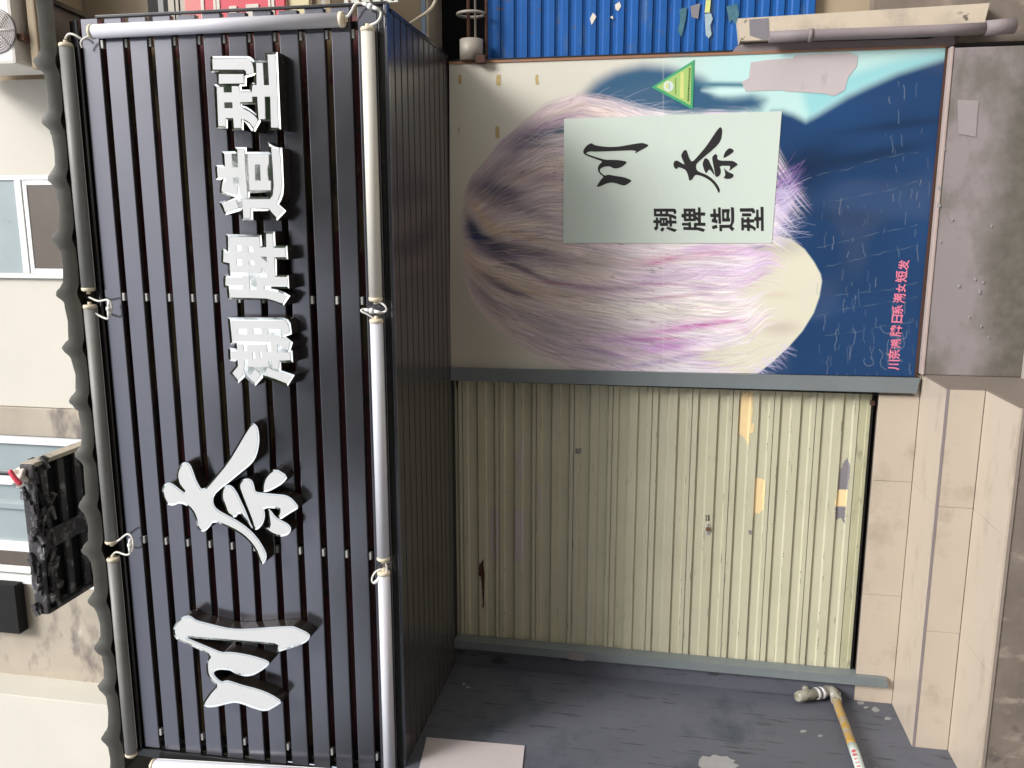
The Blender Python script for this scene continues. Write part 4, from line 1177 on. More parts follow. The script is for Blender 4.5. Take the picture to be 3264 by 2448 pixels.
KAWA = [(340, 255), (385, 275), (440, 320), (600, 360), (760, 400), (900, 430), (1100, 435), (1400, 410), (1700, 395), (1760, 410), (1940, 495), (1940, 560), (1870, 625), (1720, 680), (1600, 715), (1510, 745), (1490, 700), (1505, 650), (1350, 632), (1000, 605), (700, 580), (450, 560), (290, 540), (430, 600), (600, 670), (780, 745),
        (850, 735), (1000, 750), (1200, 790), (1380, 850), (1408, 885), (1380, 930), (1280, 1000), (1200, 1045), (1100, 1065), (1000, 1045), (930, 1010), (880, 980), (760, 970), (690, 985), (665, 1020), (700, 1075), (775, 1135), (840, 1110), (900, 1125), (1050, 1175), (1250, 1225), (1420, 1290), (1585, 1395), (1480, 1465),
        (1360, 1530), (1200, 1490), (1080, 1440), (960, 1405), (850, 1425), (700, 1465), (600, 1475), (540, 1455), (525, 1420), (560, 1360), (640, 1250), (710, 1185), (640, 1120), (590, 1060), (570, 960), (575, 860), (620, 790), (480, 710), (340, 645), (200, 590), (150, 540), (130, 460), (150, 380), (220, 300), (280, 262)]
letter('chuan', 'large white brush character 川 with mirror rim, leftmost on the sign', [dict(outer=smooth_poly(px(KAWA, 520, 1900, 4.148)), holes=[], faces=None)], w=5.2)


# ================================================================== LED tubes
def tube_light(p, q, mat, label, r=0.029, grp='tube lights framing the sign'):
    t = thing('tube_light', p, label, 'tube light', grp)
    p, q = Vector(p), Vector(q)
    d = (q - p).normalized()
    m_ = MB().tube([p + d * .012, q - d * .012], r, 20)
    m_.build('diffuser', mat, t)
    back = Vector((0, r * 1.0, 0))
    MB().tube([p + d * .008 + back, q - d * .008 + back], r * .62, 4, smooth=False).build('base_channel', 'whiteframe', t)
    for e, s in ((p, 1), (q, -1)):
        MB().tube([e - d * .001 * s, e + d * .004 * s, e + d * .016 * s], [r * .92, r * 1.06, r * 1.06], 20).build('end_cap', 'cap', t)
        MB().tube([e - d * .014 * s, e + d * .002 * s], r * .34, 10).build('cable_gland', 'cap', t)
    return t


TY = -1.05
zt = 2.704
tube_light((0.812, TY, zt), (-0.325, TY, zt), 'tube_old', 'cream yellowed tube light along the sign bottom, nearest its right end')
tube_light((-0.405, TY, zt), (-1.535, TY, zt), 'tube', 'middle white tube light along the bottom edge of the sign')
tube_light((-1.590, TY, zt), (-2.74, TY, zt), 'tube', 'white tube light along the sign bottom, under the character 川')
a, b = at(288, 101, TY), at(1096, 62, TY)
tube_light(tuple(a), tuple(b), 'tube', 'upright white tube light across the right end of the slats', 0.030)
a, b = at(486, 2440, TY - .02), at(1330, 2490, TY - .02)
tube_light(tuple(a), tuple(b), 'tube', 'upright white tube light at the left end of the slats, cut by the frame', 0.032)
ztt = 4.116
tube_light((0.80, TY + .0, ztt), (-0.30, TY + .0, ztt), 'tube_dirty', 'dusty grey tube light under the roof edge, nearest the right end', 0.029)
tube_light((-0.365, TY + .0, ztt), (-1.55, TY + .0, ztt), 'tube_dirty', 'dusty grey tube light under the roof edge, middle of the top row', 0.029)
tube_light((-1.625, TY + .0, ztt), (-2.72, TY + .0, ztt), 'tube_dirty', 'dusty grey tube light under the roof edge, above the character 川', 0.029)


def spline(pts, n=8):
    P = [Vector(p) for p in pts]
    P = [P[0] * 2 - P[1]] + P + [P[-1] * 2 - P[-2]]
    out = []
    for i in range(1, len(P) - 2):
        for k in range(n):
            t = k / n
            out.append(0.5 * ((2 * P[i]) + (-P[i - 1] + P[i + 1]) * t + (2 * P[i - 1] - 5 * P[i] + 4 * P[i + 1] - P[i + 2]) * t * t + (-P[i - 1] + 3 * P[i] - 3 * P[i + 1] + P[i + 2]) * t ** 3))
    out.append(P[-2])
    return out


def cable(pxs, label, y=TY, r=0.0045, plug=None, dy=None, mat='cable'):
    t = thing('cable', at(*pxs[0], y), label, 'cable')
    pts = [at(u, v, y + (dy[i] if dy else -0.012 * math.sin(math.pi * i / (len(pxs) - 1)))) for i, (u, v) in enumerate(pxs)]
    MB().tube(spline(pts), r, 8).build('wire', mat, t)
    if plug:
        (u0, v0), (u1, v1) = plug
        a_, b_ = Vector(at(u0, v0, y - .014)), Vector(at(u1, v1, y - .014))
        d_ = b_ - a_
        MB().tube([a_, a_ + d_ * .35], [0.006, 0.009], 10).build('plug', 'whiteframe', t)
        MB().tube([a_ + d_ * .35, a_ + d_ * .55], 0.0125, 12).build('collar', 'whiteframe', t)
        MB().tube([a_ + d_ * .55, b_], [0.009, 0.006], 10).build('socket', 'whiteframe', t)
    return t


def Z(x, y): return (900 + x / 4.74, 900 + y / 4.74)
cable([Z(1430, 290), Z(1500, 315), Z(1560, 370), Z(1565, 430), Z(1500, 458)], 'white cable looping right of the joint between first and second bottom tube lights')
cable([Z(1240, 400), Z(1195, 415), Z(1205, 445), Z(1290, 485), Z(1400, 560)], 'white cable with screw plug between the first and second bottom tube lights', plug=(Z(1240, 412), Z(1490, 455)))
def Y_(x, y): return (1100 + x / 6.635, 1700 + y / 6.635)
cable([Y_(850, 545), Y_(865, 640), Y_(880, 760), Y_(850, 870), Y_(780, 950), Y_(700, 1010), Y_(620, 1055), Y_(570, 1010), Y_(580, 920), Y_(640, 820), Y_(740, 765), Y_(795, 780), Y_(770, 830)],
      'white looped cable with plug at the second joint of the bottom tube lights', plug=(Y_(810, 920), Y_(620, 1040)))
def X_(x, y): return (1050 + x / 4.022, y / 4.022)
cable([X_(185, 220), X_(240, 205), X_(290, 130), X_(330, 60), X_(380, 40), X_(440, 50)], 'white cable from the upright tube to the lower right corner plug', plug=(X_(430, 45), X_(640, 125)), r=.0055)
cable([X_(630, 125), X_(660, 160), X_(650, 230), X_(600, 290), X_(520, 325)], 'white cable curling from the corner plug into the bottom tube light', r=.0055)
def W_(x, y): return (x / 5.53, y / 5.53)
cable([W_(1150, 680), W_(1200, 610), W_(1270, 600), W_(1360, 640), W_(1440, 690)], 'thin white cable leaving the top tube light at the roof corner', r=.005)
cable([W_(1620, 620), W_(1500, 670), W_(1430, 740), W_(1450, 840)], 'thin white cable entering the upright tube light at the top corner', r=.005)
def V_(x, y): return (x / 1.658, 700 + y / 1.658)
cable([V_(470, 410), V_(520, 430), V_(570, 425), V_(590, 460), V_(575, 520), V_(540, 515), V_(480, 480)], 'white cable loop at the first joint of the top tube lights', plug=(V_(575, 430), V_(575, 520)), r=.005)
def U_(x, y): return (x / 1.75, 1500 + y / 1.75)
cable([U_(610, 410), U_(660, 390), U_(710, 355), U_(740, 380), U_(740, 440), U_(710, 470), U_(650, 455), U_(620, 480)], 'white cable loop at the second joint of the top tube lights', plug=(U_(725, 380), U_(725, 460)), r=.005)

# ================================================================== roof sheet over the sign
rf = thing('metal_roof', (0, -0.5, 4.2), 'grey-green ribbed metal roof sheet overhanging the sign top', 'roof')
vr = [198, 386, 569, 760, 935, 1110, 1279, 1450, 1611, 1750, 1916, 2068, 2193, 2352]
ribs = [at(118 + (v - 198) * .105, v, -1.09)[0] for v in vr]
ribs = [1.12] + ribs + [ribs[-1] - .24]
line = []
for i, x in enumerate(sorted(ribs)):
    line += [(x + t_ * .062, .034 * (.5 + .5 * math.cos(math.pi * t_)) ** 1.2) for t_ in np.linspace(-1, 1, 13)]
    if i < len(ribs) - 1:
        nx_ = sorted(ribs)[i + 1]
        line.append(((x + nx_) / 2, -.006))
line = [(-3.3, 0)] + [q_ for q_ in line if q_[0] > -3.25 and q_[0] < 0.99] + [(1.0, 0)]
mb = MB()
n = len(line)
Yf, Yb = -1.085, -0.01
zf, zk = 4.212, 4.34
hf = [rnd.uniform(-.004, .004) for _ in line]
v_ = [(x, Yf + 0.01 * math.sin(x * 5), zf + z + h) for (x, z), h in zip(line, hf)] + [(x, Yb, zk + z) for x, z in line]
v_ += [(x, Yf + 0.01 * math.sin(x * 5), zf + z + h - .0025) for (x, z), h in zip(line, hf)] + [(x, Yb, zk + z - .0025) for x, z in line]
fs = []
for i in range(n - 1):
    fs += [(i, i + 1, n + i + 1, n + i), (2 * n + i, 3 * n + i, 3 * n + i + 1, 2 * n + i + 1), (i, 2 * n + i, 2 * n + i + 1, i + 1)]
mb.add(v_, fs)
mb.build('sheet', 'roof', rf)
mb = MB()
v_ = []
for (x, z), h in zip(line, hf):
    out = 0.5 * z
    v_.append((x, Yf + 0.012 - out * .8, 4.146 + z * .15)); v_.append((x, Yf + 0.01 * math.sin(x * 5) - .004 - out * .6, zf + z + h - .003))
for (x, z), h in zip(line, hf):
    out = 0.5 * z
    v_.append((x, Yf + 0.016 - out * .8, 4.146 + z * .15)); v_.append((x, Yf + 0.01 * math.sin(x * 5) + .000 - out * .6, zf + z + h - .003))
fs = []
for i in range(n - 1):
    a_, c_ = 2 * i, 2 * n + 2 * i
    fs += [(a_, a_ + 2, a_ + 3, a_ + 1), (c_, c_ + 1, c_ + 3, c_ + 2), (a_, c_, c_ + 2, a_ + 2)]
mb.add(v_, fs)
fo_ = mb.build('fascia', 'roof', rf)
fo_.data.polygons.foreach_set('use_smooth', [True] * len(fo_.data.polygons))
mb = MB()
mb.add([(0.985, -1.1, 4.190), (1.005, -1.1, 4.190), (1.005, -1.1, 4.225), (0.985, -1.1, 4.225), (0.985, -0.01, 4.318), (1.005, -0.01, 4.318), (1.005, -0.01, 4.353), (0.985, -0.01, 4.353)],
       [(0, 1, 2, 3), (4, 5, 6, 7), (0, 1, 5, 4), (1, 2, 6, 5), (2, 3, 7, 6), (3, 0, 4, 7)])
mb.build('edge_flashing', 'frame_black', rf)

# ================================================================== upper facade
fa = thing('upper_facade', (0, 0, 4), 'cream rendered upper storey wall behind the roof sheet', 'building')
MB().box(-12, 12, 0.01, 0.4, 4.0, 12).build('wall', 'dullwall', fa)  # shade and dirt of this cream wall put into one dull beige
x0 = at(60, 254, -.03)[0]; x1 = at(90, 1297, -.03)[0]
MB().box(x1, x0, -0.03, 0.009, 4.1, 12, 0.004).build('render_panel', 'creamwall', fa)
x2 = at(90, 1388, -.03)[0]
MB().box(x2, x1 - .003, -0.045, 0.009, 4.1, 12, 0.006).build('concrete_band', 'stainwall', fa)
xs2 = at(100, 1856, 0)[0]; xs3 = at(160, 2225, 0)[0]
MB().box(xs3, xs2, -0.02, 0.009, 4.1, 12, 0.004).build('stained_panel', 'stainwall', fa)
a = at(100, 2222, -.25); b = at(330, 2225, -.25)
MB().box(-5, a[0], -0.25, 0.0, 4.38, 12, 0.006).build('cream_panel', 'creamwall', fa)
MB().box(-5, a[0] + .03, -0.27, -0.255, 4.30, 4.395, 0.003).build('panel_trim', 'frame_black', fa)


def window(x0, x1, z0, z1, bars, y, label):
    w = MB().box(x0, x1, y + .002, y + .012, z0, z1).build('window', 'pane', fa)
    w['label'] = label
    t = .028
    fr_ = MB()
    fr_.box(x0, x0 + t, y - .01, y + .02, z0, z1, .003).box(x1 - t, x1, y - .01, y + .02, z0, z1, .003)
    fr_.box(x0 + t, x1 - t, y - .009, y + .02, z0, z0 + t, .003).box(x0 + t, x1 - t, y - .009, y + .02, z1 - t, z1, .003)
    fr_.build('frame', 'whiteframe', w)
    return w


wa, wb = at(70, 886, -.04), at(50, 559, -.04)
w1 = window(wa[0], wb[0], 4.45, 6.3, 0, -.045, 'white framed window with a frosted upper and a dark lower pane')
zm = at(72, 730, -.05)[2]
MB().box(wa[0] + .03, wb[0] - .03, -.055, -.02, zm - .022, zm + .022, .003).build('transom', 'whiteframe', w1)
MB().box(wa[0] + .03, wb[0] - .03, -.05, -.02, zm - .055, zm - .026, .003).build('transom', 'whiteframe', w1)
MB().box(wa[0] + .06, wb[0] - .06, -.0475, -.0445, 4.5, zm - .06, .0).build('pane', 'pane_dark', w1)
MB().box(wa[0] + .028, wa[0] + .058, -.05, -.02, 4.5, zm - .056, .003).build('stile', 'whiteframe', w1)
MB().box(wb[0] - .058, wb[0] - .028, -.05, -.02, 4.5, zm - .056, .003).build('stile', 'whiteframe', w1)
# second window: vertical white members and blue-grey panes
def xv(v, y=-.02): return at(60, v, y)[0]
w2 = MB().box(xv(1858), xv(1386), 0.0, 0.008, 4.4, 8).build('window', 'pane', fa)
w2['label'] = 'wide window with white aluminium members behind the charred crate'
for v0, v1, mt in ((1387, 1414, 'whiteframe'), (1508, 1514, 'frame_black'), (1518, 1546, 'whiteframe'), (1604, 1622, 'pane'), (1728, 1756, 'whiteframe'), (1757, 1800, 'pane_dark'), (1802, 1824, 'whiteframe'), (1832, 1858, 'whiteframe')):
    MB().box(xv(v1), xv(v0), -0.03, 0.0, 4.4, 8, .003).build('mullion', mt, w2)
a, b = at(45, 1868, -.1), at(45, 2020, -.1)
MB().box(b[0], a[0], -0.1, 0.0, a[2], 8, .004).build('dark_duct', 'black', fa)

# air conditioner
AY = -0.45
a = at(52, 203, AY)
ac = thing('air_conditioner', tuple(a), 'white air conditioner outdoor unit on brackets above the roof corner', 'air conditioner')
acb = MB().box(a[0], a[0] + .85, AY, AY + .33, a[2], a[2] + .6, .02).build('casing', 'ac', ac)
c0 = at(-12, 98, AY)
rad = abs(at(-12, 24, AY)[0] - c0[0])
mbg = MB()
mbg.tube([(c0[0], AY - .004, c0[2]), (c0[0], AY + .01, c0[2])], rad, 40)
fan = mbg.build('fan_opening', 'acdark', acb)
gr = MB()
for k in range(1, 10):
    r_ = rad * k / 9.5
    gr.tube([(c0[0] + r_ * math.cos(t), AY - .010, c0[2] + r_ * math.sin(t)) for t in np.linspace(0, 2 * math.pi, 41)], .0022, 4, caps=False)
for k in range(8):
    t = k * math.pi / 4
    gr.tube([(c0[0], AY - .012, c0[2]), (c0[0] + rad * math.cos(t), AY - .012, c0[2] + rad * math.sin(t))], .003, 4)
gr.build('grille', 'ac', acb)
for dx in (.12, .70):
    MB().box(a[0] + dx, a[0] + dx + .035, AY + .02, 0.0, a[2] - .045, a[2] - .004, .003).build('bracket', 'rust', ac)
MB().box(a[0] - .02, a[0] + .9, AY + .05, 0.0, a[2] - .10, a[2] - .05, .01).build('ledge', 'dullwall', ac)

# charred crate on the facade
CYf = -0.62
ca_ = at(104, 1480, CYf); cb_ = at(163, 1958, CYf)
zc = (ca_[2] + cb_[2]) / 2
cr = thing('charred_crate', (ca_[0], CYf, zc), 'charred black wooden crate fixed to the upper wall, right side coloured beige as if lit', 'crate')
cx0, cx1 = cb_[0], ca_[0]
for z_ in (zc,):
    MB().box(cx0, cx1, CYf - .012, CYf + .012, z_, z_ + .085, .012).build('board', 'char', cr)
MB().box(cx1 - .02, cx1 + .005, CYf, -.02, zc + .0, zc + .085, .005).build('side_board', 'stainwall', cr)  # lit right side put in by a pale wall colour instead of char
MB().box(cx0, cx0 + .025, CYf, -.02, zc + .0, zc + .085, .005).build('side_board', 'char', cr)
for yy, w_ in ((-.56, .05), (-.42, .05), (-.28, .05), (-.12, .06)):
    MB().box(cx0 + .03, cx1 - .03, yy, yy + w_, zc + .015, zc + .035, .004).build('rung', 'char', cr)
xm = cx0 + (cx1 - cx0) * .50
MB().box(xm - .07, xm + .04, CYf + .02, -.02, zc - .004, zc + .014, .004).build('cross_board', 'char', cr)
MB().box(cx0 + .02, cx1 - .02, CYf + .02, -.01, zc + .062, zc + .078).build('top_board', 'black', cr)
dbr = MB(); dr_ = random.Random(5)
for k in range(90):
    x_ = dr_.uniform(cx0 + .01, cx1 - .01); y_ = CYf + dr_.uniform(-.03, .12); z_ = zc + dr_.uniform(-.008, .09)
    a_ = dr_.uniform(.01, .045); b_ = dr_.uniform(.006, .02); c_ = dr_.uniform(.006, .02)
    t_ = dr_.uniform(-.6, .6)
    pts_ = [(x_ + (sx * a_) * math.cos(t_) - sz * c_ * math.sin(t_), y_ + sy * b_ * dr_.uniform(.6, 1.3), z_ + sx * a_ * math.sin(t_) + sz * c_ * math.cos(t_)) for sx in (-1, 1) for sy in (-1, 1) for sz in (-1, 1)]
    dbr.add(pts_, [(0, 1, 3, 2), (4, 6, 7, 5), (0, 4, 5, 1), (2, 3, 7, 6), (0, 2, 6, 4), (1, 5, 7, 3)])
tag(dbr.build('charred_debris', 'char', cr), kind='stuff')
# white and red plastic bag on the crate
bgp = at(60, 1520, CYf - .02)
bm = bmesh.new(); bmesh.ops.create_icosphere(bm, subdivisions=3, radius=1)
mbb = MB()
for v in bm.verts:
    k = .8 + .35 * math.sin(v.co.x * 5 + v.co.z * 3) * math.cos(v.co.y * 4)
    v.co = (bgp[0] + v.co.x * .065 * k, bgp[1] + v.co.y * .04 * k, bgp[2] + .0 + v.co.z * .06 * k)
bm.verts.index_update()
mbb.add([v.co[:] for v in bm.verts], [[q_.index for q_ in f.verts] for f in bm.faces], True); bm.free()
bagt = mbb.build('plastic_bag', 'signwhite'); tag(bagt, 'crumpled white plastic bag with a red mark on the charred crate', 'bag')
MB().tube(spline([at(30, 1498, CYf - .085), at(48, 1525, CYf - .09), at(68, 1545, CYf - .085)]), [.006] + [.014] * 15 + [.004], 8).build('red_mark', 'red', bagt)

# ================================================================== things on the side wall
pp = MB()
q4 = [atx(1360, 2353, XW), atx(1672, 2380, XW), atx(1660, 2500, XW), atx(1320, 2520, XW)]
q4 = [(float(p_[1]), float(p_[2])) for p_ in q4]
pp.prism(q4, 'x', XW + .002, XW + .006)
ppo = pp.build('paper_sheet', 'paper'); tag(ppo, 'blank pinkish sheet glued high on the side wall beside the sign', 'sheet')
wp = MB()
q5 = [(2229, 2422), (2240, 2410), (2262, 2414), (2275, 2406), (2301, 2413), (2318, 2411), (2330, 2421), (2344, 2424), (2336, 2433), (2356, 2440), (2341, 2452), (2350, 2475), (2235, 2470), (2238, 2450), (2226, 2440)]
q5 = [(float(atx(u, v, XW)[1]), float(atx(u, v, XW)[2])) for u, v in q5]
wp.prism(q5, 'x', XW + .0005, XW + .002)
wpo = wp.build('paint_smear', 'whitepaint', lw)
pc = MB()
for (u, v, r) in [(2745, 2240, 9), (2790, 2262, 11), (2830, 2290, 8), (2760, 2255, 6), (2615, 2345, 6), (2700, 2340, 5), (2575, 2225, 4), (1478, 2180, 5), (1492, 2190, 5), (2790, 2450, 6), (2560, 2330, 8)]:
    pts = [(u + r * 1.6 * math.cos(t) * rnd.uniform(.5, 1.2), v + r * .8 * math.sin(t) * rnd.uniform(.5, 1.2)) for t in np.linspace(0, 2 * math.pi, 9)[:-1]]
    fill(pc, pts, [], lambda p_, q_: atx(p_, q_, XW + .0015))
pc.build('chipped_paint', 'whitepaint', lw)

# pipe with elbow
def K(x, y): return (2450 + x / 4.7675, 2100 + y / 4.7675)
pi_ = thing('drain_pipe', (XW, -.1, .8), 'ochre stained hose pipe with grey elbow rising at the foot of the side wall', 'pipe')
def ap(x, y, d=.045): return Vector(atx(*K(x, y), XW + d))
e1 = ap(600, 545, .05); e2 = ap(760, 520, .05)
MB().tube([ap(430, 580, .05), ap(470, 570, .05), ap(740, 525, .05)], [.024, .030, .030], 14).build('socket', 'pvc', pi_)
MB().tube([ap(545, 380, .03), ap(570, 480, .045)], [.016, .020], 10).build('stub', 'pvc', pi_)
MB().tube([ap(715, 530, .05), ap(755, 522, .05)], .034, 14).build('clamp', 'plate', pi_)
MB().tube([ap(785, 518, .05), ap(830, 508, .05)], .034, 14).build('clamp', 'plate', pi_)
MB().tube(spline([ap(820, 510, .05), ap(900, 480, .05), ap(985, 505, .05), ap(1020, 580, .05), ap(1030, 640, .05)]), .029, 14).build('elbow', 'pvc', pi_)
MB().tube(spline([ap(950, 555, .05), ap(1030, 530, .05), ap(1090, 522, .05)]), .006, 8).build('wire_tie', 'plate', pi_)
MB().tube(spline([ap(1030, 630, .05), ap(1075, 780, .05), ap(1160, 1000, .05), ap(1270, 1320, .055)]), [.026] + [.0225] * 24, 14).build('hose', 'pipe', pi_)
lb = MB().tube([ap(1270, 1320, .055), ap(1330, 1480, .055), ap(1400, 1700, .055), ap(1480, 1900, .055)], .0235, 14).build('label_sleeve', 'labelwhite', pi_)
dirv = (ap(1400, 1700, .055) - ap(1270, 1320, .055)).normalized()
tc = Vector(CAM)
for i, ch in enumerate('电话62071'):
    c_ = ap(1300, 1430, .055) + dirv * (.0 + i * .0295 + (.006 if i < 2 else .016))
    tocam = (tc - c_).normalized()
    side_v = dirv.cross(tocam).normalized()
    nrm = side_v.cross(dirv).normalized()
    m4 = Matrix.Identity(4)
    ux, uy = dirv, nrm.cross(dirv)
    for r_i in range(3):
        m4[r_i][0] = ux[r_i]; m4[r_i][1] = uy[r_i]; m4[r_i][2] = nrm[r_i]
        m4[r_i][3] = (c_ + nrm * .0242)[r_i] - uy[r_i] * .009
    text_obj(ch, 0.024, 'label_text', 'red', lb, m4, .0004)

# ================================================================== neighbour on the right
# blue shutter
bs = thing('roller_shutter', (1.4, .06, .2), 'blue roller shutter of the neighbouring shop, right of the poster board', 'shutter')
uu = [1583, 1604, 1643, 1663, 1705, 1727, 1765, 1790, 1830, 1852, 1890, 1917, 1940]
pz = abs(at(1640, 60, .06)[2] - at(1700, 60, .06)[2])
ph = 0.0725
bp_ = [(0, 0), (.007, -.012), (.007, -ph * .38), (0, -ph * .50), (0, -ph * .93), (.012, -ph * .95), (.012, -ph), (.02, -ph), (.02, 0)]
mbs = MB(); mbs.prism(bp_, 'x', .87, 2.0)
b0 = mbs.build('slat', 'bluesh', bs)
z_ = at(1555, 100, .06)[2]; k = 0
zlow = at(2575, 50, .06)[2]
while z_ > zlow + .02:
    o = b0 if k == 0 else b0.copy()
    if k: COL.objects.link(o); o.parent = bs
    o.location = (0, .06 + rnd.uniform(-.001, .001), z_); z_ -= ph; k += 1
for poly, mt in ([[(1880, 60), (1890, 40), (1901, 52), (1893, 68), (1886, 80)], 'signwhite'], [[(1960, 15), (1975, 5), (1980, 20), (1970, 35), (1962, 30)], 'signwhite'], [[(1944, 55), (1953, 50), (1955, 62)], 'signwhite'],
                 [[(2246, 45), (2266, 42), (2272, 60), (2264, 80), (2268, 110), (2259, 122), (2250, 112), (2248, 80)], 'palesmear'], [[(2250, 0), (2266, 0), (2262, 40), (2246, 40)], 'labelyellow'], [[(2200, 20), (2232, 10), (2225, 60), (2205, 55)], 'patchgrey'], [[(2315, 20), (2350, 12), (2356, 45), (2345, 80), (2334, 62), (2325, 74)], 'teal'], [[(2165, 30), (2190, 22), (2186, 60), (2172, 118), (2160, 96), (2168, 66)], 'teal']):
    flat_poly('paint_mark', mt, [poly], .057, bs)
# rolled drum and rods
dr = thing('shutter_drum', (.9, 0.0, 2.54), 'weathered pale shutter drum with rusty rods above the blue shutter', 'shutter drum')
zc_ = at(1503, 170, -.0)[2]
dxa, dxb = .862, at(1503, 127, 0.0)[0]
MB().tube([(dxa, .0, zc_), (dxb, .0, zc_)], .062, 24).build('drum', 'steelpaint', dr)
for u in (1493, 1515):
    z2_ = at(u, 60, .0)[2]
    MB().tube([(dxb, .0, z2_), (2.0, .0, z2_)], .009 if u == 1493 else .006, 8).build('rod', 'rust' if u == 1493 else 'steelpaint', dr)
z2_ = at(1550, 60, .0)[2]
MB().tube([(.88, .0, z2_), (2.0, .0, z2_)], .007, 8).build('rod', 'rust', dr)
xr_ = at(1510, 45, 0)[0]
rg = MB(); rg.tube([(xr_, .065 * math.cos(t), zc_ + .072 * math.sin(t)) for t in np.linspace(0, 2 * math.pi, 33)], .008, 8, caps=False)
rg.build('ring', 'steelpaint', dr)
a = at(1535, 195, -.06)
MB().box(a[0] - .01, a[0] + .03, -.07, -.03, a[2] - .02, a[2] + .03, .004).build('latch', 'darkrust', dr)
# void and lintel
vo = MB().box(.87, 2.2, .35, .4, 2.3, 3.0).build('recess_shade_sheet', 'black'); tag(vo, 'black sheet standing in for the unlit recess above the blue shutter behind the drum rods', 'recess')  # darkness of the recess put in as a black sheet
ro = MB().box(.87, 2.2, .12, .34, zlow - .5, zlow).build('dirty_door_panel', 'dullwall'); tag(ro, 'dirty brown lower panel at the right edge under the blue shutter', 'panel')
li = thing('lintel_wall', (1.4, 0, 2.8), 'beige wall above the blue shutter with a peeling light blue strip', 'wall')
zl0 = at(1366, 60, 0.02)[2]; zl1 = at(1357, 60, 0.02)[2]; zl2 = at(1343, 60, 0.02)[2]
MB().box(.93, 2.2, .02, .3, zl0, zl1, .002).build('edge', 'stainwall', li)
MB().box(.93, 2.2, .015, .3, zl1 + .001, zl2, .002).build('blue_strip', 'bluestrip', li)
MB().box(.93, 2.2, .02, .3, zl2 + .001, 4.0, .002).build('wall', 'dullwall', li)
# wall stub behind board at the neighbour side
st = MB().box(.857, .869, -.01, .3, .16, 2.63).build('party_wall', 'inner'); tag(st, 'thin dark party wall edge beside the poster board', 'wall')
# wire hanging
cable([(1300, 80), (1330, 60), (1362, 38), (1380, 18), (1392, -10)], 'beige slack wire crossing the wall above the blue shutter', y=-.1, r=.008, mat='cap')
# perforated strip
ps = thing('perforated_strip', (1, -1, 3), 'white perforated metal strip at the lower right corner of the sign', 'strip')
a, b = at(1097, 5, -1.0), at(1268, -2, -1.0)
MB().box(a[0] - .012, a[0] + .03, -1.0, -.996, b[2], a[2], .001).build('strip', 'perf', ps)
for k in range(5):
    zc2 = b[2] + (a[2] - b[2]) * (k + .5) / 5
    MB().tube([(a[0], -1.003, zc2), (a[0], -1.0005, zc2)], .006, 8).build('hole', 'rust', ps)

# red neighbouring sign seen past the right end of the slats
RY = -0.55
rsn = thing('neighbour_sign', (1.1, RY, 3.4), 'red signboard with white strokes seen past the right end of the slats', 'sign')
def zr(u): return float(at(u, 30, RY)[2])
xr0 = 0.93
MB().box(xr0, 1.8, RY, RY + .02, zr(908), zr(643), .002).build('red_panel', 'red', rsn)
MB().box(xr0, 1.8, RY - .001, RY + .019, zr(642), zr(590), .002).build('faded_panel', 'pinkface', rsn)
MB().box(xr0, 1.8, RY + .02, RY + .04, zr(980), zr(909), .002).build('yellow_panel', 'yellowboard', rsn)
for u0, u1 in ((642, 652), (682, 690), (692, 702), (857, 864), (867, 876)):
    MB().box(xr0, 1.8, RY - .004, RY - .0015, zr(u1), zr(u0)).build('stroke', 'signwhite', rsn)
for u0, u1, v0 in ((732, 756, 20), (786, 826, 17)):
    xa_ = at(740, 60, RY)[0]; xb_ = at(740, v0, RY)[0]
    MB().box(xr0 + .0, xb_, RY - .006, RY - .002, zr(u1), zr(u0)).build('stroke', 'signwhite', rsn)
sb = thing('wall_boards', (1.1, -.5, 3.9), 'upright grey and dark boards between the beige wall and the red sign', 'boards')
for u0, u1, mt in ((468, 500, 'inner'), (501, 518, 'tube_dirty'), (519, 532, 'inner'), (533, 552, 'steelpaint'), (553, 556, 'black'), (557, 566, 'steelpaint'), (567, 571, 'black'), (572, 589, 'steelpaint')):
    MB().box(xr0, 1.8, RY + .01, RY + .03, zr(u1), zr(u0)).build('board', mt, sb)
for u0, u1, mt in ((982, 1010, 'dullwall'), (1011, 1026, 'steelpaint'), (1027, 1040, 'dullwall')):
    MB().box(xr0, 1.8, RY + .05, RY + .07, zr(u1), zr(u0)).build('board', mt, sb)

# cream column box and purple pipe
cz0, cz1 = at(3135, 60, -.05)[2], at(2352, 60, -.05)[2]
co = MB()
cxl, cxr = at(2700, 118, -.05)[0], at(2352, 59, -.05)[0]
co.prism([(cxl, cz0), (1.03, cz0 - .02), (cxr, cz1), (cxl, cz1 - .015)], 'y', -.05, .10)
coo = co.build('column_box', 'creamcol'); tag(coo, 'chipped cream painted column box right of the poster board bottom half', 'column')
flat_poly('grey_patch', 'patchgrey', [[(2388, 62), (2450, 57), (2452, 118), (2440, 130), (2390, 112)]], -.052, coo)
pp_ = thing('drain_pipe', (.9, -.08, 0), 'purple-grey painted vertical pipe between the column box and the poster board', 'pipe')
P_ = [at(2452, 118, -.08), at(2580, 112, -.08), at(2800, 105, -.08), at(3000, 97, -.08), at(3140, 90, -.08)]
MB().tube([Vector(p_) for p_ in P_], .027, 14).build('pipe', 'purple', pp_)
MB().tube([Vector(at(2576, 112, -.08)), Vector(at(2590, 112, -.08))], .032, 14).build('collar', 'purple', pp_)
MB().tube([Vector(at(3140, 90, -.08)), Vector(at(3235, 82, -.08))], [.034, .036], 14).build('foot_socket', 'purple', pp_)
sq = MB()
mm = [(2345, 150), (2360, 142), (2450, 136), (2700, 130), (2900, 124), (2960, 124), (3010, 110), (3040, 100), (3045, 140), (3016, 152), (2600, 163), (2330, 172)]
fill(sq, mm, [], lambda a_, b_: at(a_, b_, -.012))
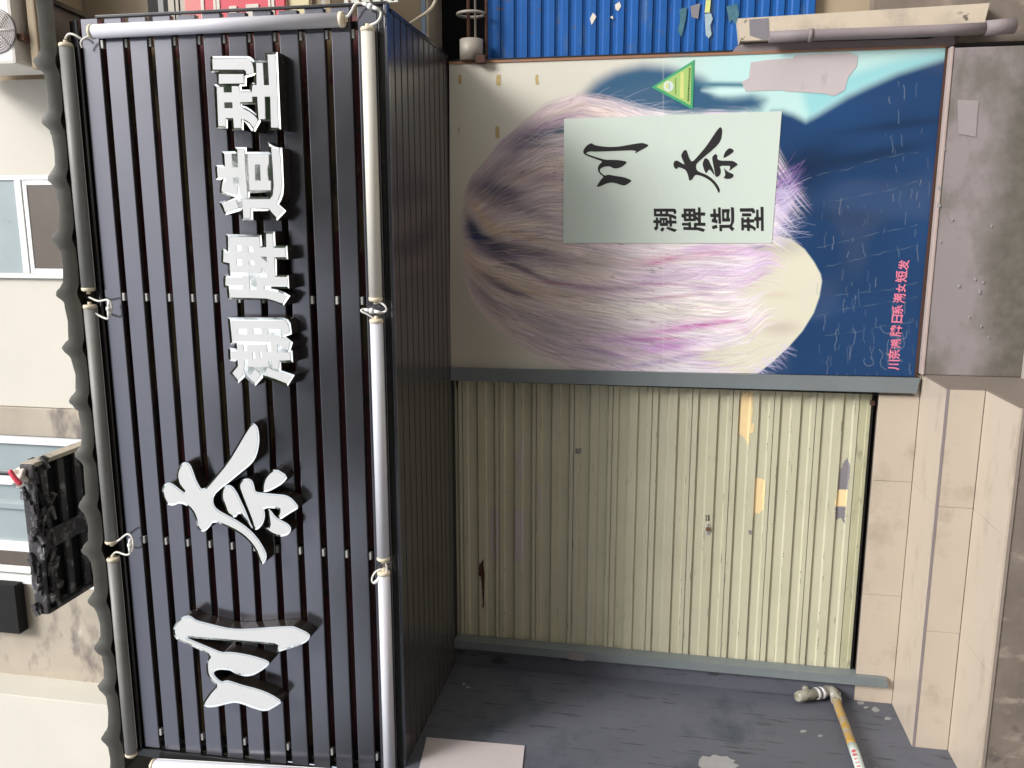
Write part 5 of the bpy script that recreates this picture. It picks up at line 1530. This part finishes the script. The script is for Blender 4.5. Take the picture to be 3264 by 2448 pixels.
n = len(mm); f_ = [at(a_, b_, -.012) for a_, b_ in mm]; g_ = [p_ + np.array([0, .03, 0]) for p_ in f_]
sq.add(f_ + g_, [(i, (i + 1) % n, n + (i + 1) % n, n + i) for i in range(n)])
sqo = sq.build('mortar_strip', 'purple'); tag(sqo, 'uneven purple-grey mortar strip along the lower right edge of the poster board', 'mortar')
rw = MB().box(.87, 3.0, .02, .11, GZ, zlow - .3).build('low_wall', 'concrete'); tag(rw, 'rough brown wall at the foot of the cream column box', 'wall')

# ================================================================== across the street: trees that the glossy slats mirror
def make_tree(x, y, h, seed):
    r2 = np.random.RandomState(seed)
    t = thing('tree', (x, y, GZ), 'leafy street tree across the road, mirrored in the sign', 'tree', 'street trees across the road')
    MB().tube([(x, y, GZ), (x + .1, y, h * .3), (x - .1, y + .1, h * .6)], [.2, .15, .07], 10).build('trunk', 'bark', t)
    N = 8000
    cl = r2.normal(0, 1, (26, 3)); cl /= np.linalg.norm(cl, axis=1)[:, None]; cl *= r2.uniform(.3, 1, (26, 1))
    cc = cl * np.array([2.9, 2.2, h * .31]) + np.array([x, y, h * .66])
    pos = cc[r2.randint(0, 26, N)] + r2.normal(0, .55, (N, 3))
    a_ = r2.normal(0, 1, (N, 3)); a_ /= np.linalg.norm(a_, axis=1)[:, None]
    b_ = np.cross(a_, r2.normal(0, 1, (N, 3))); b_ /= np.linalg.norm(b_, axis=1)[:, None]
    s_ = r2.uniform(.12, .26, (N, 1))
    v = np.stack([pos - a_ * s_, pos + b_ * s_ * .5, pos + a_ * s_, pos - b_ * s_ * .5], 1).reshape(-1, 3)
    me_ = bpy.data.meshes.new('crown')
    me_.from_pydata(v.tolist(), [], np.arange(N * 4).reshape(-1, 4).tolist())
    me_.materials.append(MAT['leaf'])
    o = bpy.data.objects.new('crown', me_); COL.objects.link(o); o.parent = t; o['kind'] = 'stuff'


for i, (x, h) in enumerate([(-14, 9.8), (-8.5, 9.4), (-3.5, 10.6), (1.8, 12.0), (7, 12.2), (12.5, 10.4)]):
    make_tree(x, -14.2 - (i % 2) * 1.2, h, 40 + i)
ob = thing('street_building', (0, -22, 0), 'plain building across the road behind the trees', 'building')
MB().box(-30, 30, -24, -20, GZ, 7.5).build('wall', 'dullwall', ob)

# ================================================================== every empty sits at the base of its thing
for o in list(COL.objects):
    if o.type == 'EMPTY' and o.parent is None and 'base' in o.keys():
        b_ = Vector(list(o['base']))
        for c_ in o.children:
            c_.location = c_.location - b_
        o.location = b_
        del o['base']
